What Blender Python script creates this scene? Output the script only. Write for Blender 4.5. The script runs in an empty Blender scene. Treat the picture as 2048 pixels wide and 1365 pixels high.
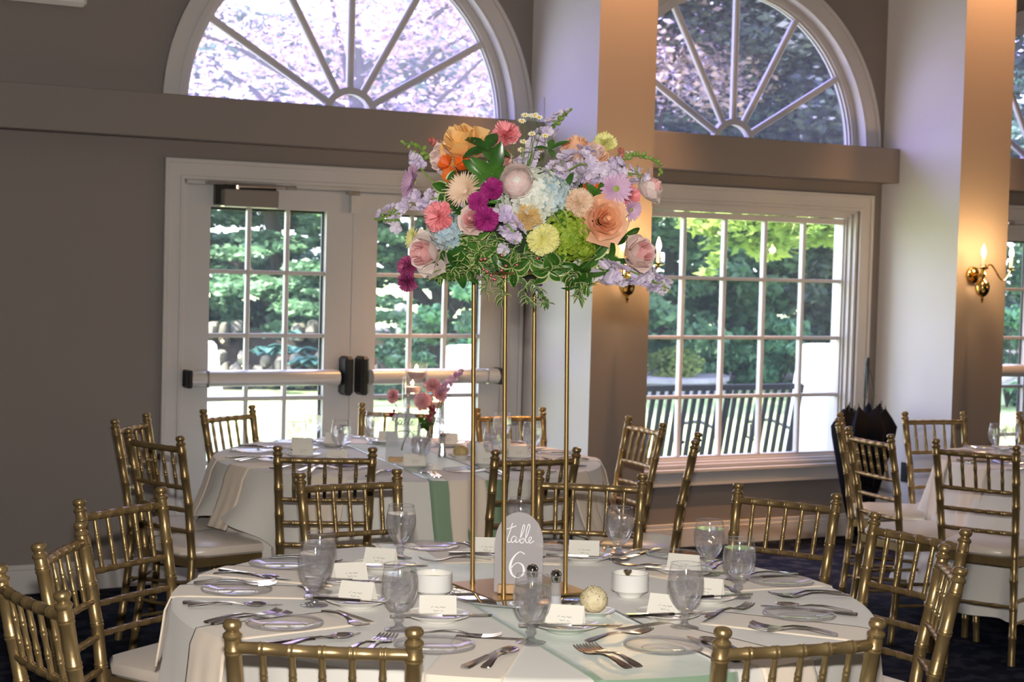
import bpy, math, random
import numpy as np
from mathutils import Vector, Matrix, Euler

random.seed(7); rng = np.random.default_rng(7)
SC = bpy.context.scene
COL = SC.collection
PI = math.pi

# ------------------------------------------------------------------ camera, sky, sun, exposure
F_PX, PITCH, ROLL, CAM_H = 3488.88, -0.043, 0.0268, 1.6118
YAW, DIST = 0.5297, 8.212               # direction and distance of the garden wall
cam_d = bpy.data.cameras.new('camera'); cam = bpy.data.objects.new('camera', cam_d); COL.objects.link(cam)
cam_d.sensor_width = 36.0; cam_d.lens = F_PX / 2048 * 36.0
cam_d.clip_start = 0.1; cam_d.clip_end = 400
fw = Vector((0, math.cos(PITCH), math.sin(PITCH))); up0 = Vector((0, -math.sin(PITCH), math.cos(PITCH))); rt0 = Vector((1, 0, 0))
rt = rt0 * math.cos(ROLL) + up0 * math.sin(ROLL); up = up0 * math.cos(ROLL) - rt0 * math.sin(ROLL)
cam.matrix_world = Matrix(((rt.x, up.x, -fw.x, 0), (rt.y, up.y, -fw.y, 0), (rt.z, up.z, -fw.z, CAM_H), (0, 0, 0, 1)))
SC.camera = cam
cam_d.dof.use_dof = True; cam_d.dof.focus_distance = 4.3; cam_d.dof.aperture_fstop = 9.0

world = bpy.data.worlds.new('sky'); SC.world = world; world.use_nodes = True
wn = world.node_tree; wn.nodes.clear()
w_out = wn.nodes.new('ShaderNodeOutputWorld'); w_bg = wn.nodes.new('ShaderNodeBackground')
w_tc = wn.nodes.new('ShaderNodeTexCoord'); w_sep = wn.nodes.new('ShaderNodeSeparateXYZ'); w_rmp = wn.nodes.new('ShaderNodeValToRGB')
w_rmp.color_ramp.elements[0].position = 0.0; w_rmp.color_ramp.elements[0].color = (0.86, 0.90, 1.0, 1)
w_rmp.color_ramp.elements[1].position = 0.7; w_rmp.color_ramp.elements[1].color = (0.42, 0.50, 1.0, 1)
wn.links.new(w_tc.outputs['Generated'], w_sep.inputs[0]); wn.links.new(w_sep.outputs['Z'], w_rmp.inputs[0])
wn.links.new(w_rmp.outputs[0], w_bg.inputs[0]); wn.links.new(w_bg.outputs[0], w_out.inputs[0])
w_bg.inputs[1].default_value = 4.4

def lamp(name, kind, loc, energy, color=(1, 1, 1), **kw):
    d = bpy.data.lights.new(name, kind); d.energy = energy; d.color = color
    for k, v in kw.items(): setattr(d, k, v)
    o = bpy.data.objects.new(name, d); o.location = loc; COL.objects.link(o); return o
WD = Vector((math.cos(YAW), math.sin(YAW), 0)); ND = Vector((-math.sin(YAW), math.cos(YAW), 0))
def aim(o, d): o.rotation_euler = Vector(d).to_track_quat('-Z', 'Y').to_euler()
sun = lamp('sun', 'SUN', (0, 0, 20), 19.0, (1.0, 0.93, 0.80), angle=0.01)
aim(sun, WD * 0.62 + ND * 0.15 - Vector((0, 0, 1.0)))
# the flash on the camera's hot shoe
flash = lamp('camera_flash', 'AREA', (0.0, -0.02, CAM_H + 0.19), 92.0, (1.0, 0.95, 0.88), shape='RECTANGLE', size=0.07, size_y=0.04)
aim(flash, (0.01, 1, -0.05))
SC.view_settings.view_transform = 'Standard'; SC.view_settings.look = 'None'
SC.view_settings.exposure = 1.08; SC.view_settings.gamma = 1.0; SC.view_settings.use_curve_mapping = False
cy = SC.cycles
cy.max_bounces = 7; cy.diffuse_bounces = 4; cy.glossy_bounces = 4; cy.transmission_bounces = 6; cy.transparent_max_bounces = 24
cy.caustics_reflective = False; cy.caustics_refractive = False; cy.sample_clamp_indirect = 4.0; cy.use_denoising = True

# ------------------------------------------------------------------ helpers
def unp(px, py):
    x2 = (px - 1024) / F_PX; y2 = -(py - 682.5) / F_PX
    cr, sr = math.cos(ROLL), math.sin(ROLL); a = cr * x2 - sr * y2; b = sr * x2 + cr * y2
    c, s = math.cos(PITCH), math.sin(PITCH)
    return Vector((a, c - s * b, s + c * b))
def at(px, py, Y):                       # point of the place seen at this pixel, at distance Y
    d = unp(px, py); return d * (Y / d.y) + Vector((0, 0, CAM_H))
def atz(px, py, z):                      # the same, at height z
    d = unp(px, py); t = (z - CAM_H) / d.z; return Vector((d.x * t, d.y * t, z))

MATS = {}
def mat(name, col, rough=0.6, metal=0.0, noise=None, bump=None, trans=0.0, sheen=0.0, coat=0.0, spec=0.5, emit=None, alpha=None):
    """noise=(scale, second colour, detail) mixes a second colour; bump=(scale, strength)"""
    if name in MATS: return MATS[name]
    m = bpy.data.materials.new(name); m.use_nodes = True; nt = m.node_tree; b = nt.nodes['Principled BSDF']
    b.inputs['Base Color'].default_value = (*col, 1); b.inputs['Roughness'].default_value = rough; b.inputs['Metallic'].default_value = metal
    b.inputs['Specular IOR Level'].default_value = spec
    if sheen: b.inputs['Sheen Weight'].default_value = sheen
    if coat: b.inputs['Coat Weight'].default_value = coat
    if emit: b.inputs['Emission Color'].default_value = (*emit[0], 1); b.inputs['Emission Strength'].default_value = emit[1]
    tc = nt.nodes.new('ShaderNodeTexCoord')
    if noise:
        n = nt.nodes.new('ShaderNodeTexNoise'); n.inputs['Scale'].default_value = noise[0]; n.inputs['Detail'].default_value = noise[2] if len(noise) > 2 else 4
        r = nt.nodes.new('ShaderNodeValToRGB'); r.color_ramp.elements[0].position = 0.35; r.color_ramp.elements[1].position = 0.65
        r.color_ramp.elements[0].color = (*col, 1); r.color_ramp.elements[1].color = (*noise[1], 1)
        nt.links.new(tc.outputs['Object'], n.inputs['Vector']); nt.links.new(n.outputs['Fac'], r.inputs[0]); nt.links.new(r.outputs[0], b.inputs['Base Color'])
    if bump:
        n = nt.nodes.new('ShaderNodeTexNoise'); n.inputs['Scale'].default_value = bump[0]; n.inputs['Detail'].default_value = 3
        bp = nt.nodes.new('ShaderNodeBump'); bp.inputs['Strength'].default_value = bump[1]; bp.inputs['Distance'].default_value = 0.01
        nt.links.new(tc.outputs['Object'], n.inputs['Vector']); nt.links.new(n.outputs['Fac'], bp.inputs['Height']); nt.links.new(bp.outputs[0], b.inputs['Normal'])
    if trans:
        t = nt.nodes.new('ShaderNodeBsdfTranslucent'); mx = nt.nodes.new('ShaderNodeMixShader'); mx.inputs[0].default_value = trans
        out = [x for x in nt.nodes if x.type == 'OUTPUT_MATERIAL'][0]
        src = b.inputs['Base Color'].links[0].from_socket if b.inputs['Base Color'].links else None
        if src: nt.links.new(src, t.inputs[0])
        else: t.inputs[0].default_value = (*col, 1)
        nt.links.new(b.outputs[0], mx.inputs[1]); nt.links.new(t.outputs[0], mx.inputs[2]); nt.links.new(mx.outputs[0], out.inputs[0])
    MATS[name] = m; return m

def glassy(name, tint=(0.95, 0.96, 0.98), ior=1.45, rough=0.03, haze=0.0, haze_col=(0.8, 0.82, 0.88), boost=0.0, through=0.0, refr=0.0, ior_r=1.33):
    """thin clear material: see-through, mirror-like at grazing angles, optionally a faint film"""
    if name in MATS: return MATS[name]
    m = bpy.data.materials.new(name); m.use_nodes = True; nt = m.node_tree; nt.nodes.clear()
    out = nt.nodes.new('ShaderNodeOutputMaterial'); tr = nt.nodes.new('ShaderNodeBsdfTransparent'); tr.inputs[0].default_value = (*tint, 1)
    gl = nt.nodes.new('ShaderNodeBsdfGlossy'); gl.inputs['Roughness'].default_value = rough
    lw = nt.nodes.new('ShaderNodeLayerWeight'); pw = nt.nodes.new('ShaderNodeMath'); pw.operation = 'POWER'; pw.inputs[1].default_value = 5.0
    fr = nt.nodes.new('ShaderNodeMath'); fr.operation = 'MULTIPLY_ADD'; f0 = ((ior - 1) / (ior + 1)) ** 2; fr.inputs[1].default_value = 1 - f0; fr.inputs[2].default_value = f0
    nt.links.new(lw.outputs['Facing'], pw.inputs[0]); nt.links.new(pw.outputs[0], fr.inputs[0])
    mx = nt.nodes.new('ShaderNodeMixShader')
    if boost:
        ad = nt.nodes.new('ShaderNodeMath'); ad.operation = 'ADD'; ad.use_clamp = True; ad.inputs[1].default_value = boost
        nt.links.new(fr.outputs[0], ad.inputs[0]); nt.links.new(ad.outputs[0], mx.inputs[0])
    else: nt.links.new(fr.outputs[0], mx.inputs[0])
    nt.links.new(tr.outputs[0], mx.inputs[1]); nt.links.new(gl.outputs[0], mx.inputs[2]); last = mx
    if haze:
        df = nt.nodes.new('ShaderNodeBsdfDiffuse'); df.inputs[0].default_value = (*haze_col, 1); m2 = nt.nodes.new('ShaderNodeMixShader'); m2.inputs[0].default_value = haze
        if through:
            tl = nt.nodes.new('ShaderNodeBsdfTranslucent'); tl.inputs[0].default_value = (*haze_col, 1); m3 = nt.nodes.new('ShaderNodeMixShader'); m3.inputs[0].default_value = through
            nt.links.new(df.outputs[0], m3.inputs[1]); nt.links.new(tl.outputs[0], m3.inputs[2]); df = m3
        nt.links.new(last.outputs[0], m2.inputs[1]); nt.links.new(df.outputs[0], m2.inputs[2]); last = m2
    if refr:
        rf = nt.nodes.new('ShaderNodeBsdfGlass'); rf.inputs['Roughness'].default_value = rough; rf.inputs['IOR'].default_value = ior_r; m4 = nt.nodes.new('ShaderNodeMixShader'); m4.inputs[0].default_value = refr
        nt.links.new(last.outputs[0], m4.inputs[1]); nt.links.new(rf.outputs[0], m4.inputs[2]); last = m4
    nt.links.new(last.outputs[0], out.inputs[0]); MATS[name] = m; return m

def leafmat(name, cols, scale=3.0, trans=0.35, rough=0.5, detail=5):
    if name in MATS: return MATS[name]
    m = bpy.data.materials.new(name); m.use_nodes = True; nt = m.node_tree; b = nt.nodes['Principled BSDF']; b.inputs['Roughness'].default_value = rough
    tc = nt.nodes.new('ShaderNodeTexCoord'); n = nt.nodes.new('ShaderNodeTexNoise'); n.inputs['Scale'].default_value = scale; n.inputs['Detail'].default_value = detail
    r = nt.nodes.new('ShaderNodeValToRGB'); el = r.color_ramp.elements
    while len(el) < len(cols): el.new(0.5)
    for i, c in enumerate(cols): el[i].position = 0.3 + 0.4 * i / max(1, len(cols) - 1); el[i].color = (*c, 1)
    t = nt.nodes.new('ShaderNodeBsdfTranslucent'); mx = nt.nodes.new('ShaderNodeMixShader'); mx.inputs[0].default_value = trans
    out = [x for x in nt.nodes if x.type == 'OUTPUT_MATERIAL'][0]
    nt.links.new(tc.outputs['Object'], n.inputs['Vector']); nt.links.new(n.outputs['Fac'], r.inputs[0])
    nt.links.new(r.outputs[0], b.inputs['Base Color']); nt.links.new(r.outputs[0], t.inputs[0])
    nt.links.new(b.outputs[0], mx.inputs[1]); nt.links.new(t.outputs[0], mx.inputs[2]); nt.links.new(mx.outputs[0], out.inputs[0])
    MATS[name] = m; return m

class MB:
    """collects shapes into one mesh"""
    def __init__(s): s.v = []; s.f = []; s.mi = []; s.cur = 0
    def add(s, vs, fs):
        o = len(s.v); s.v += [tuple(p) for p in vs]; s.f += [tuple(i + o for i in f) for f in fs]; s.mi += [s.cur] * len(fs)
    def box(s, x0, x1, y0, y1, z0, z1, M=None):
        vs = [Vector((x, y, z)) for z in (z0, z1) for y in (y0, y1) for x in (x0, x1)]
        if M is not None: vs = [M @ p for p in vs]
        s.add(vs, [(0, 2, 3, 1), (4, 5, 7, 6), (0, 1, 5, 4), (2, 6, 7, 3), (0, 4, 6, 2), (1, 3, 7, 5)])
    def bevbox(s, x0, x1, y0, y1, z0, z1, b=0.005, M=None):
        # octagonal-section box (bevelled along z edges and tops)
        def ring(z, i): return [(x0 + i, y0 + b), (x0 + b, y0 + i), (x1 - b, y0 + i), (x1 - i, y0 + b), (x1 - i, y1 - b), (x1 - b, y1 - i), (x0 + b, y1 - i), (x0 + i, y1 - b)]
        vs = []
        for z, i in ((z0, b), (z0 + b, 0), (z1 - b, 0), (z1, b)):
            vs += [Vector((x, y, z)) for x, y in ring(z, i)]
        fs = [tuple(range(7, -1, -1)), tuple(range(24, 32))]
        for k in range(3):
            for i in range(8):
                j = (i + 1) % 8; fs.append((k * 8 + i, k * 8 + j, k * 8 + 8 + j, k * 8 + 8 + i))
        if M is not None: vs = [M @ p for p in vs]
        s.add(vs, fs)
    def lathe(s, prof, n=20, c=(0, 0, 0), M=None, closed=True):
        vs = []; fs = []
        for r, z in prof:
            for i in range(n):
                a = 2 * PI * i / n; vs.append(Vector((c[0] + r * math.cos(a), c[1] + r * math.sin(a), c[2] + z)))
        m = len(prof)
        for k in range(m - 1):
            for i in range(n):
                j = (i + 1) % n; fs.append((k * n + i, k * n + j, (k + 1) * n + j, (k + 1) * n + i))
        if closed:
            if prof[0][0] > 1e-6: fs.append(tuple(range(n - 1, -1, -1)))
            if prof[-1][0] > 1e-6: fs.append(tuple(range((m - 1) * n, m * n)))
        if M is not None: vs = [M @ p for p in vs]
        s.add(vs, fs)
    def tube(s, pts, rad, n=8, caps=True, flat=1.0):
        pts = [Vector(p) for p in pts]; m = len(pts)
        if not hasattr(rad, '__len__'): rad = [rad] * m
        prev = None; vs = []; fs = []
        for k in range(m):
            t = (pts[min(k + 1, m - 1)] - pts[max(k - 1, 0)]).normalized()
            if prev is None: u = t.cross(Vector((0, 0, 1)) if abs(t.z) < .9 else Vector((1, 0, 0))).normalized()
            else: u = (prev - t * prev.dot(t)).normalized()
            prev = u; w = t.cross(u)
            for i in range(n):
                a = 2 * PI * i / n; vs.append(pts[k] + (u * math.cos(a) + w * math.sin(a) * flat) * rad[k])
        for k in range(m - 1):
            for i in range(n):
                j = (i + 1) % n; fs.append((k * n + i, k * n + j, (k + 1) * n + j, (k + 1) * n + i))
        if caps: fs.append(tuple(range(n - 1, -1, -1))); fs.append(tuple(range((m - 1) * n, m * n)))
        s.add(vs, fs)
    def sphere(s, c, r, n=12, m=8, sc=(1, 1, 1), M=None):
        prof = [(max(1e-7, r * math.sin(PI * k / m)), -r * math.cos(PI * k / m)) for k in range(m + 1)]
        T = Matrix.Translation(Vector(c)) @ Matrix.Diagonal((*sc, 1))
        if M is not None: T = M @ T
        s.lathe(prof, n, M=T, closed=False)
    def prism(s, poly, z0, z1, M=None):
        n = len(poly); vs = [Vector((x, y, z0)) for x, y in poly] + [Vector((x, y, z1)) for x, y in poly]
        fs = [tuple(range(n - 1, -1, -1)), tuple(range(n, 2 * n))] + [(i, (i + 1) % n, n + (i + 1) % n, n + i) for i in range(n)]
        if M is not None: vs = [M @ p for p in vs]
        s.add(vs, fs)
    def grid(s, P):
        a = len(P); b = len(P[0]); vs = [p for row in P for p in row]
        s.add(vs, [(i * b + j, i * b + j + 1, (i + 1) * b + j + 1, (i + 1) * b + j) for i in range(a - 1) for j in range(b - 1)])
    def mesh(s, name, mats, smooth=True):
        me = bpy.data.meshes.new(name); me.from_pydata(s.v, [], s.f)
        if not isinstance(mats, (list, tuple)): mats = [mats]
        for m in mats: me.materials.append(m)
        if len(mats) > 1: me.polygons.foreach_set('material_index', s.mi)
        if smooth: me.polygons.foreach_set('use_smooth', [True] * len(me.polygons)); me.set_sharp_from_angle(angle=math.radians(40))
        me.update(); return me
    def build(s, name, mats, parent=None, smooth=True, M=None, kind=None, label=None):
        o = bpy.data.objects.new(name, s.mesh(name, mats, smooth)); COL.objects.link(o)
        if parent is not None: o.parent = parent
        if M is not None: o.matrix_local = M if parent is not None else M
        if kind: o['kind'] = kind
        if label: o['label'] = label
        return o

def thing(name, label, cat, loc=(0, 0, 0), rz=0, group=None, rot=None):
    o = bpy.data.objects.new(name, None); o.empty_display_size = 0.05; COL.objects.link(o)
    o.location = loc; o.rotation_euler = rot if rot is not None else (0, 0, rz); o['label'] = label; o['category'] = cat
    if group: o['group'] = group
    return o
def tag(o, label, cat, group=None, kind=None):
    o['label'] = label; o['category'] = cat
    if group: o['group'] = group
    if kind: o['kind'] = kind
    return o
KIDS = {}
def kids(o):
    return [c for c in bpy.data.objects if c.parent == o]
def snap(o):                              # remember a thing with its parts and sub-parts, once
    return (o, [(c, [g for g in kids(c)]) for c in kids(o)])
def dup(sn, loc, rz, label, group=None, rot=None):
    src, ch = sn; r = src.copy(); COL.objects.link(r); r.location = loc; r.rotation_euler = rot if rot is not None else (0, 0, rz); r['label'] = label
    if group: r['group'] = group
    for c, gs in ch:
        k = c.copy(); COL.objects.link(k); k.parent = r
        for g in gs:
            q = g.copy(); COL.objects.link(q); q.parent = k
    return r
def fastmesh(name, V, Q, mat_):
    me = bpy.data.meshes.new(name); nv, nq, k = len(V), len(Q), Q.shape[1]
    me.vertices.add(nv); me.vertices.foreach_set('co', np.asarray(V, np.float32).ravel())
    me.loops.add(nq * k); me.loops.foreach_set('vertex_index', np.asarray(Q, np.int32).ravel())
    me.polygons.add(nq); me.polygons.foreach_set('loop_start', np.arange(0, nq * k, k, dtype=np.int32))
    me.materials.append(mat_); me.update(calc_edges=True); return me
WM = Matrix.Translation(ND * DIST) @ Matrix.Rotation(YAW, 4, 'Z')   # wall frame: x along the wall, y outdoors, z up
def wallobj(name, mb, mats, parent=None, smooth=False, kind='structure', label=None):
    o = mb.build(name, mats, parent, smooth, None, kind if parent is None else None, label)
    if parent is None: o.matrix_world = WM
    return o
def wallroot(name, label=None, cat=None, kind='structure'):
    o = bpy.data.objects.new(name, None); COL.objects.link(o); o.empty_display_size = .05; o.matrix_world = WM
    if kind: o['kind'] = kind
    if label: o['label'] = label
    if cat: o['category'] = cat
    return o
def wallpt(s, y, z): return WM @ Vector((s, y, z))
# ------------------------------------------------------------------ the room
M_wall = mat('wall_paint', (0.225, 0.192, 0.174), 0.72, bump=(90, 0.04), noise=(1.2, (0.218, 0.188, 0.172)))
M_trim = mat('trim_paint', (0.56, 0.53, 0.515), 0.42, noise=(2.5, (0.53, 0.51, 0.50)))
M_pier = mat('pier_paint', (0.72, 0.69, 0.67), 0.7, bump=(90, 0.03))  # pier sides: window light put into the colour, paler than the taupe
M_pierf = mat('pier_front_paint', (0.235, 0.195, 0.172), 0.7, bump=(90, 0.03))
M_ceil = mat('ceiling_paint', (0.62, 0.60, 0.58), 0.8)
M_door = mat('door_paint', (0.52, 0.505, 0.495), 0.4)
M_bar = mat('push_bar_metal', (0.62, 0.58, 0.55), 0.35, 0.25)
M_iron0 = mat('dark_closer_metal', (0.05, 0.045, 0.04), 0.4, 0.6)
M_black = mat('black_plastic', (0.012, 0.013, 0.013), 0.45)
M_steel = mat('brushed_steel', (0.50, 0.46, 0.42), 0.35, 0.85)
M_pane = glassy('window_glass', (0.95, 0.96, 0.97), 1.5, 0.0, haze=.022, haze_col=(.72, .80, .86), through=.9)  # bluish haze of the outdoor view mixed into the glass

# carpet
m = bpy.data.materials.new('navy_carpet'); m.use_nodes = True; nt = m.node_tree; b = nt.nodes['Principled BSDF']; b.inputs['Roughness'].default_value = 0.95; b.inputs['Specular IOR Level'].default_value = 0.1
tc = nt.nodes.new('ShaderNodeTexCoord'); vo = nt.nodes.new('ShaderNodeTexVoronoi'); vo.inputs['Scale'].default_value = 7; vo.feature = 'F1'
no = nt.nodes.new('ShaderNodeTexNoise'); no.inputs['Scale'].default_value = 12; no.inputs['Detail'].default_value = 6
r1 = nt.nodes.new('ShaderNodeValToRGB'); e = r1.color_ramp.elements; e[0].position = 0.42; e[0].color = (0.0015, 0.002, 0.005, 1); e[1].position = 0.62; e[1].color = (0.004, 0.007, 0.020, 1)
x = e.new(0.70); x.color = (0.022, 0.025, 0.036, 1)
ad = nt.nodes.new('ShaderNodeMath'); ad.operation = 'MULTIPLY_ADD'; ad.inputs[1].default_value = 0.22
nt.links.new(tc.outputs['Object'], vo.inputs['Vector']); nt.links.new(tc.outputs['Object'], no.inputs['Vector'])
nt.links.new(vo.outputs['Distance'], ad.inputs[0]); nt.links.new(no.outputs['Fac'], ad.inputs[2]); nt.links.new(ad.outputs[0], r1.inputs[0]); nt.links.new(r1.outputs[0], b.inputs['Base Color'])
bp = nt.nodes.new('ShaderNodeBump'); bp.inputs['Strength'].default_value = 0.4; bp.inputs['Distance'].default_value = 0.01; n3 = nt.nodes.new('ShaderNodeTexNoise'); n3.inputs['Scale'].default_value = 220
nt.links.new(tc.outputs['Object'], n3.inputs['Vector']); nt.links.new(n3.outputs['Fac'], bp.inputs['Height']); nt.links.new(bp.outputs[0], b.inputs['Normal']); M_carpet = m

S0, S1, DEEP, CEIL, TH = -2.6, 15.0, -14.5, 4.3, 0.20
mb = MB(); mb.box(S0, S1, DEEP, TH, -0.06, 0.0); wallobj('floor', mb, M_carpet)
mb = MB(); mb.box(S0, S1, DEEP, TH, CEIL, CEIL + .1); wallobj('ceiling', mb, M_ceil)
mb = MB(); mb.box(S0 - .15, S0, DEEP, TH, 0, CEIL); wallobj('wall_left', mb, M_wall)
mb = MB(); mb.box(S1, S1 + .15, DEEP, TH, 0, CEIL); wallobj('wall_right', mb, M_wall)
mb = MB(); mb.box(S0, S1, DEEP - .15, DEEP, 0, CEIL); wallobj('wall_front', mb, M_wall)

ZT = 2.39; AZ = 2.36                       # shelf top, centre height of the fanlights
P1a, P1b, P2a, P2b = 4.888, 5.245, 7.434, 7.835
CD = 0.6685                                # how far the piers stand out
bays = [dict(c=3.845, R=.945, lo=2.92, hi=4.76, z0=0, z1=1.995, L=S0, Rr=P1a),
        dict(c=6.335, R=.955, lo=5.41, hi=7.255, z0=.46, z1=2.005, L=P1a, Rr=P2a),
        dict(c=8.88, R=.945, lo=7.96, hi=9.80, z0=0, z1=1.995, L=P2a, Rr=12.4)]
mb = MB()
for B in bays:                             # each bay: wall round the rectangular opening and round the arch
    L, R_, lo, hi, z0, z1, c, R = B['L'], B['Rr'], B['lo'], B['hi'], B['z0'], B['z1'], B['c'], B['R']
    mb.box(L, lo, 0, TH, 0, AZ); mb.box(hi, R_, 0, TH, 0, AZ)
    mb.box(lo, hi, 0, TH, z1, AZ)
    if z0 > 0: mb.box(lo, hi, 0, TH, 0, z0)
    n = 40
    arc = [(c - R * math.cos(PI * i / n), AZ + R * math.sin(PI * i / n)) for i in range(n + 1)]
    zt = AZ + R + .03
    outp = [(x, zt) for x, z in arc]
    for y in (0, TH):
        mb.add([(x, y, z) for x, z in arc] + [(x, y, z) for x, z in outp], [(i, i + 1, n + 2 + i, n + 1 + i) for i in range(n)])
    mb.add([(x, 0, z) for x, z in arc] + [(x, TH, z) for x, z in arc], [(i, i + 1, n + 2 + i, n + 1 + i) for i in range(n)])
    mb.box(L, c - R, 0, TH, AZ, zt); mb.box(c + R, R_, 0, TH, AZ, zt); mb.box(L, R_, 0, TH, zt, CEIL)
mb.box(12.4, S1, 0, TH, 0, CEIL)
wallobj('wall_back', mb, M_wall)

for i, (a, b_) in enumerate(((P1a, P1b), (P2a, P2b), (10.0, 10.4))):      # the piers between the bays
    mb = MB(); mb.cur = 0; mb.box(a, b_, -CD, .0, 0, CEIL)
    # front (room) face keeps the taupe; sides have window light put into their colour
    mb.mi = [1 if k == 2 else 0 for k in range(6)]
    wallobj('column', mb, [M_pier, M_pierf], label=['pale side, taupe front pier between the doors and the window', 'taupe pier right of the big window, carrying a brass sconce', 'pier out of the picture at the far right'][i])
for i, (a, b_) in enumerate(((S0, P1a), (P1b, P2a), (P2b, 10.0))):        # boxed beam above doors and window
    mb = MB(); mb.bevbox(a, b_, -.155, -.001, 2.18, ZT, .004); wallobj('trim_%d' % (i + 1), mb, M_wall, label='boxed taupe beam running under the arched windows')
k = 4
for a, b_, off in ((S0, 2.82, 0), (P1a, P1b, -CD), (P1b, P2a, 0), (P2a, P2b, -CD)):
    mb = MB(); mb.bevbox(a - (.012 if off else 0), b_ + (.012 if off else 0), off - .018, off, 0, .115, .004); mb.bevbox(a, b_, off - .012, off, .115, .14, .003)
    if off: mb.bevbox(a - .018, a, off, 0, 0, .115, .004); mb.bevbox(a - .012, a, off, 0, .115, .14, .003)
    wallobj('baseboard_back' if k == 4 else 'baseboard_' + {5: 'column', 6: 'window', 7: 'pier'}[k], mb, M_trim, label='white moulded baseboard'); k += 1

def molded(mb, lo, hi, z0, z1, w, bottom=False, sides=True):
    """flat casing with a back band, in the wall frame; y<0 is the room"""
    for o, t, ww in ((0, .018, w), (0, .030, .022), (w - .018, .024, .018)):
        a, b_ = lo - w + o, hi + w - o; zt = z1 + w - o
        mb.bevbox(a, a + ww, -t, -.001, (z0 - (w - o if bottom else 0)), zt, .003); mb.bevbox(b_ - ww, b_, -t, -.001, (z0 - (w - o if bottom else 0)), zt, .003)
        mb.bevbox(a, b_, -t - .0005, -.0012, zt - ww, zt, .003)
        if bottom: mb.bevbox(a, b_, -t - .0005, -.0012, z0 - w + o, z0 - w + o + ww, .003)

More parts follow.
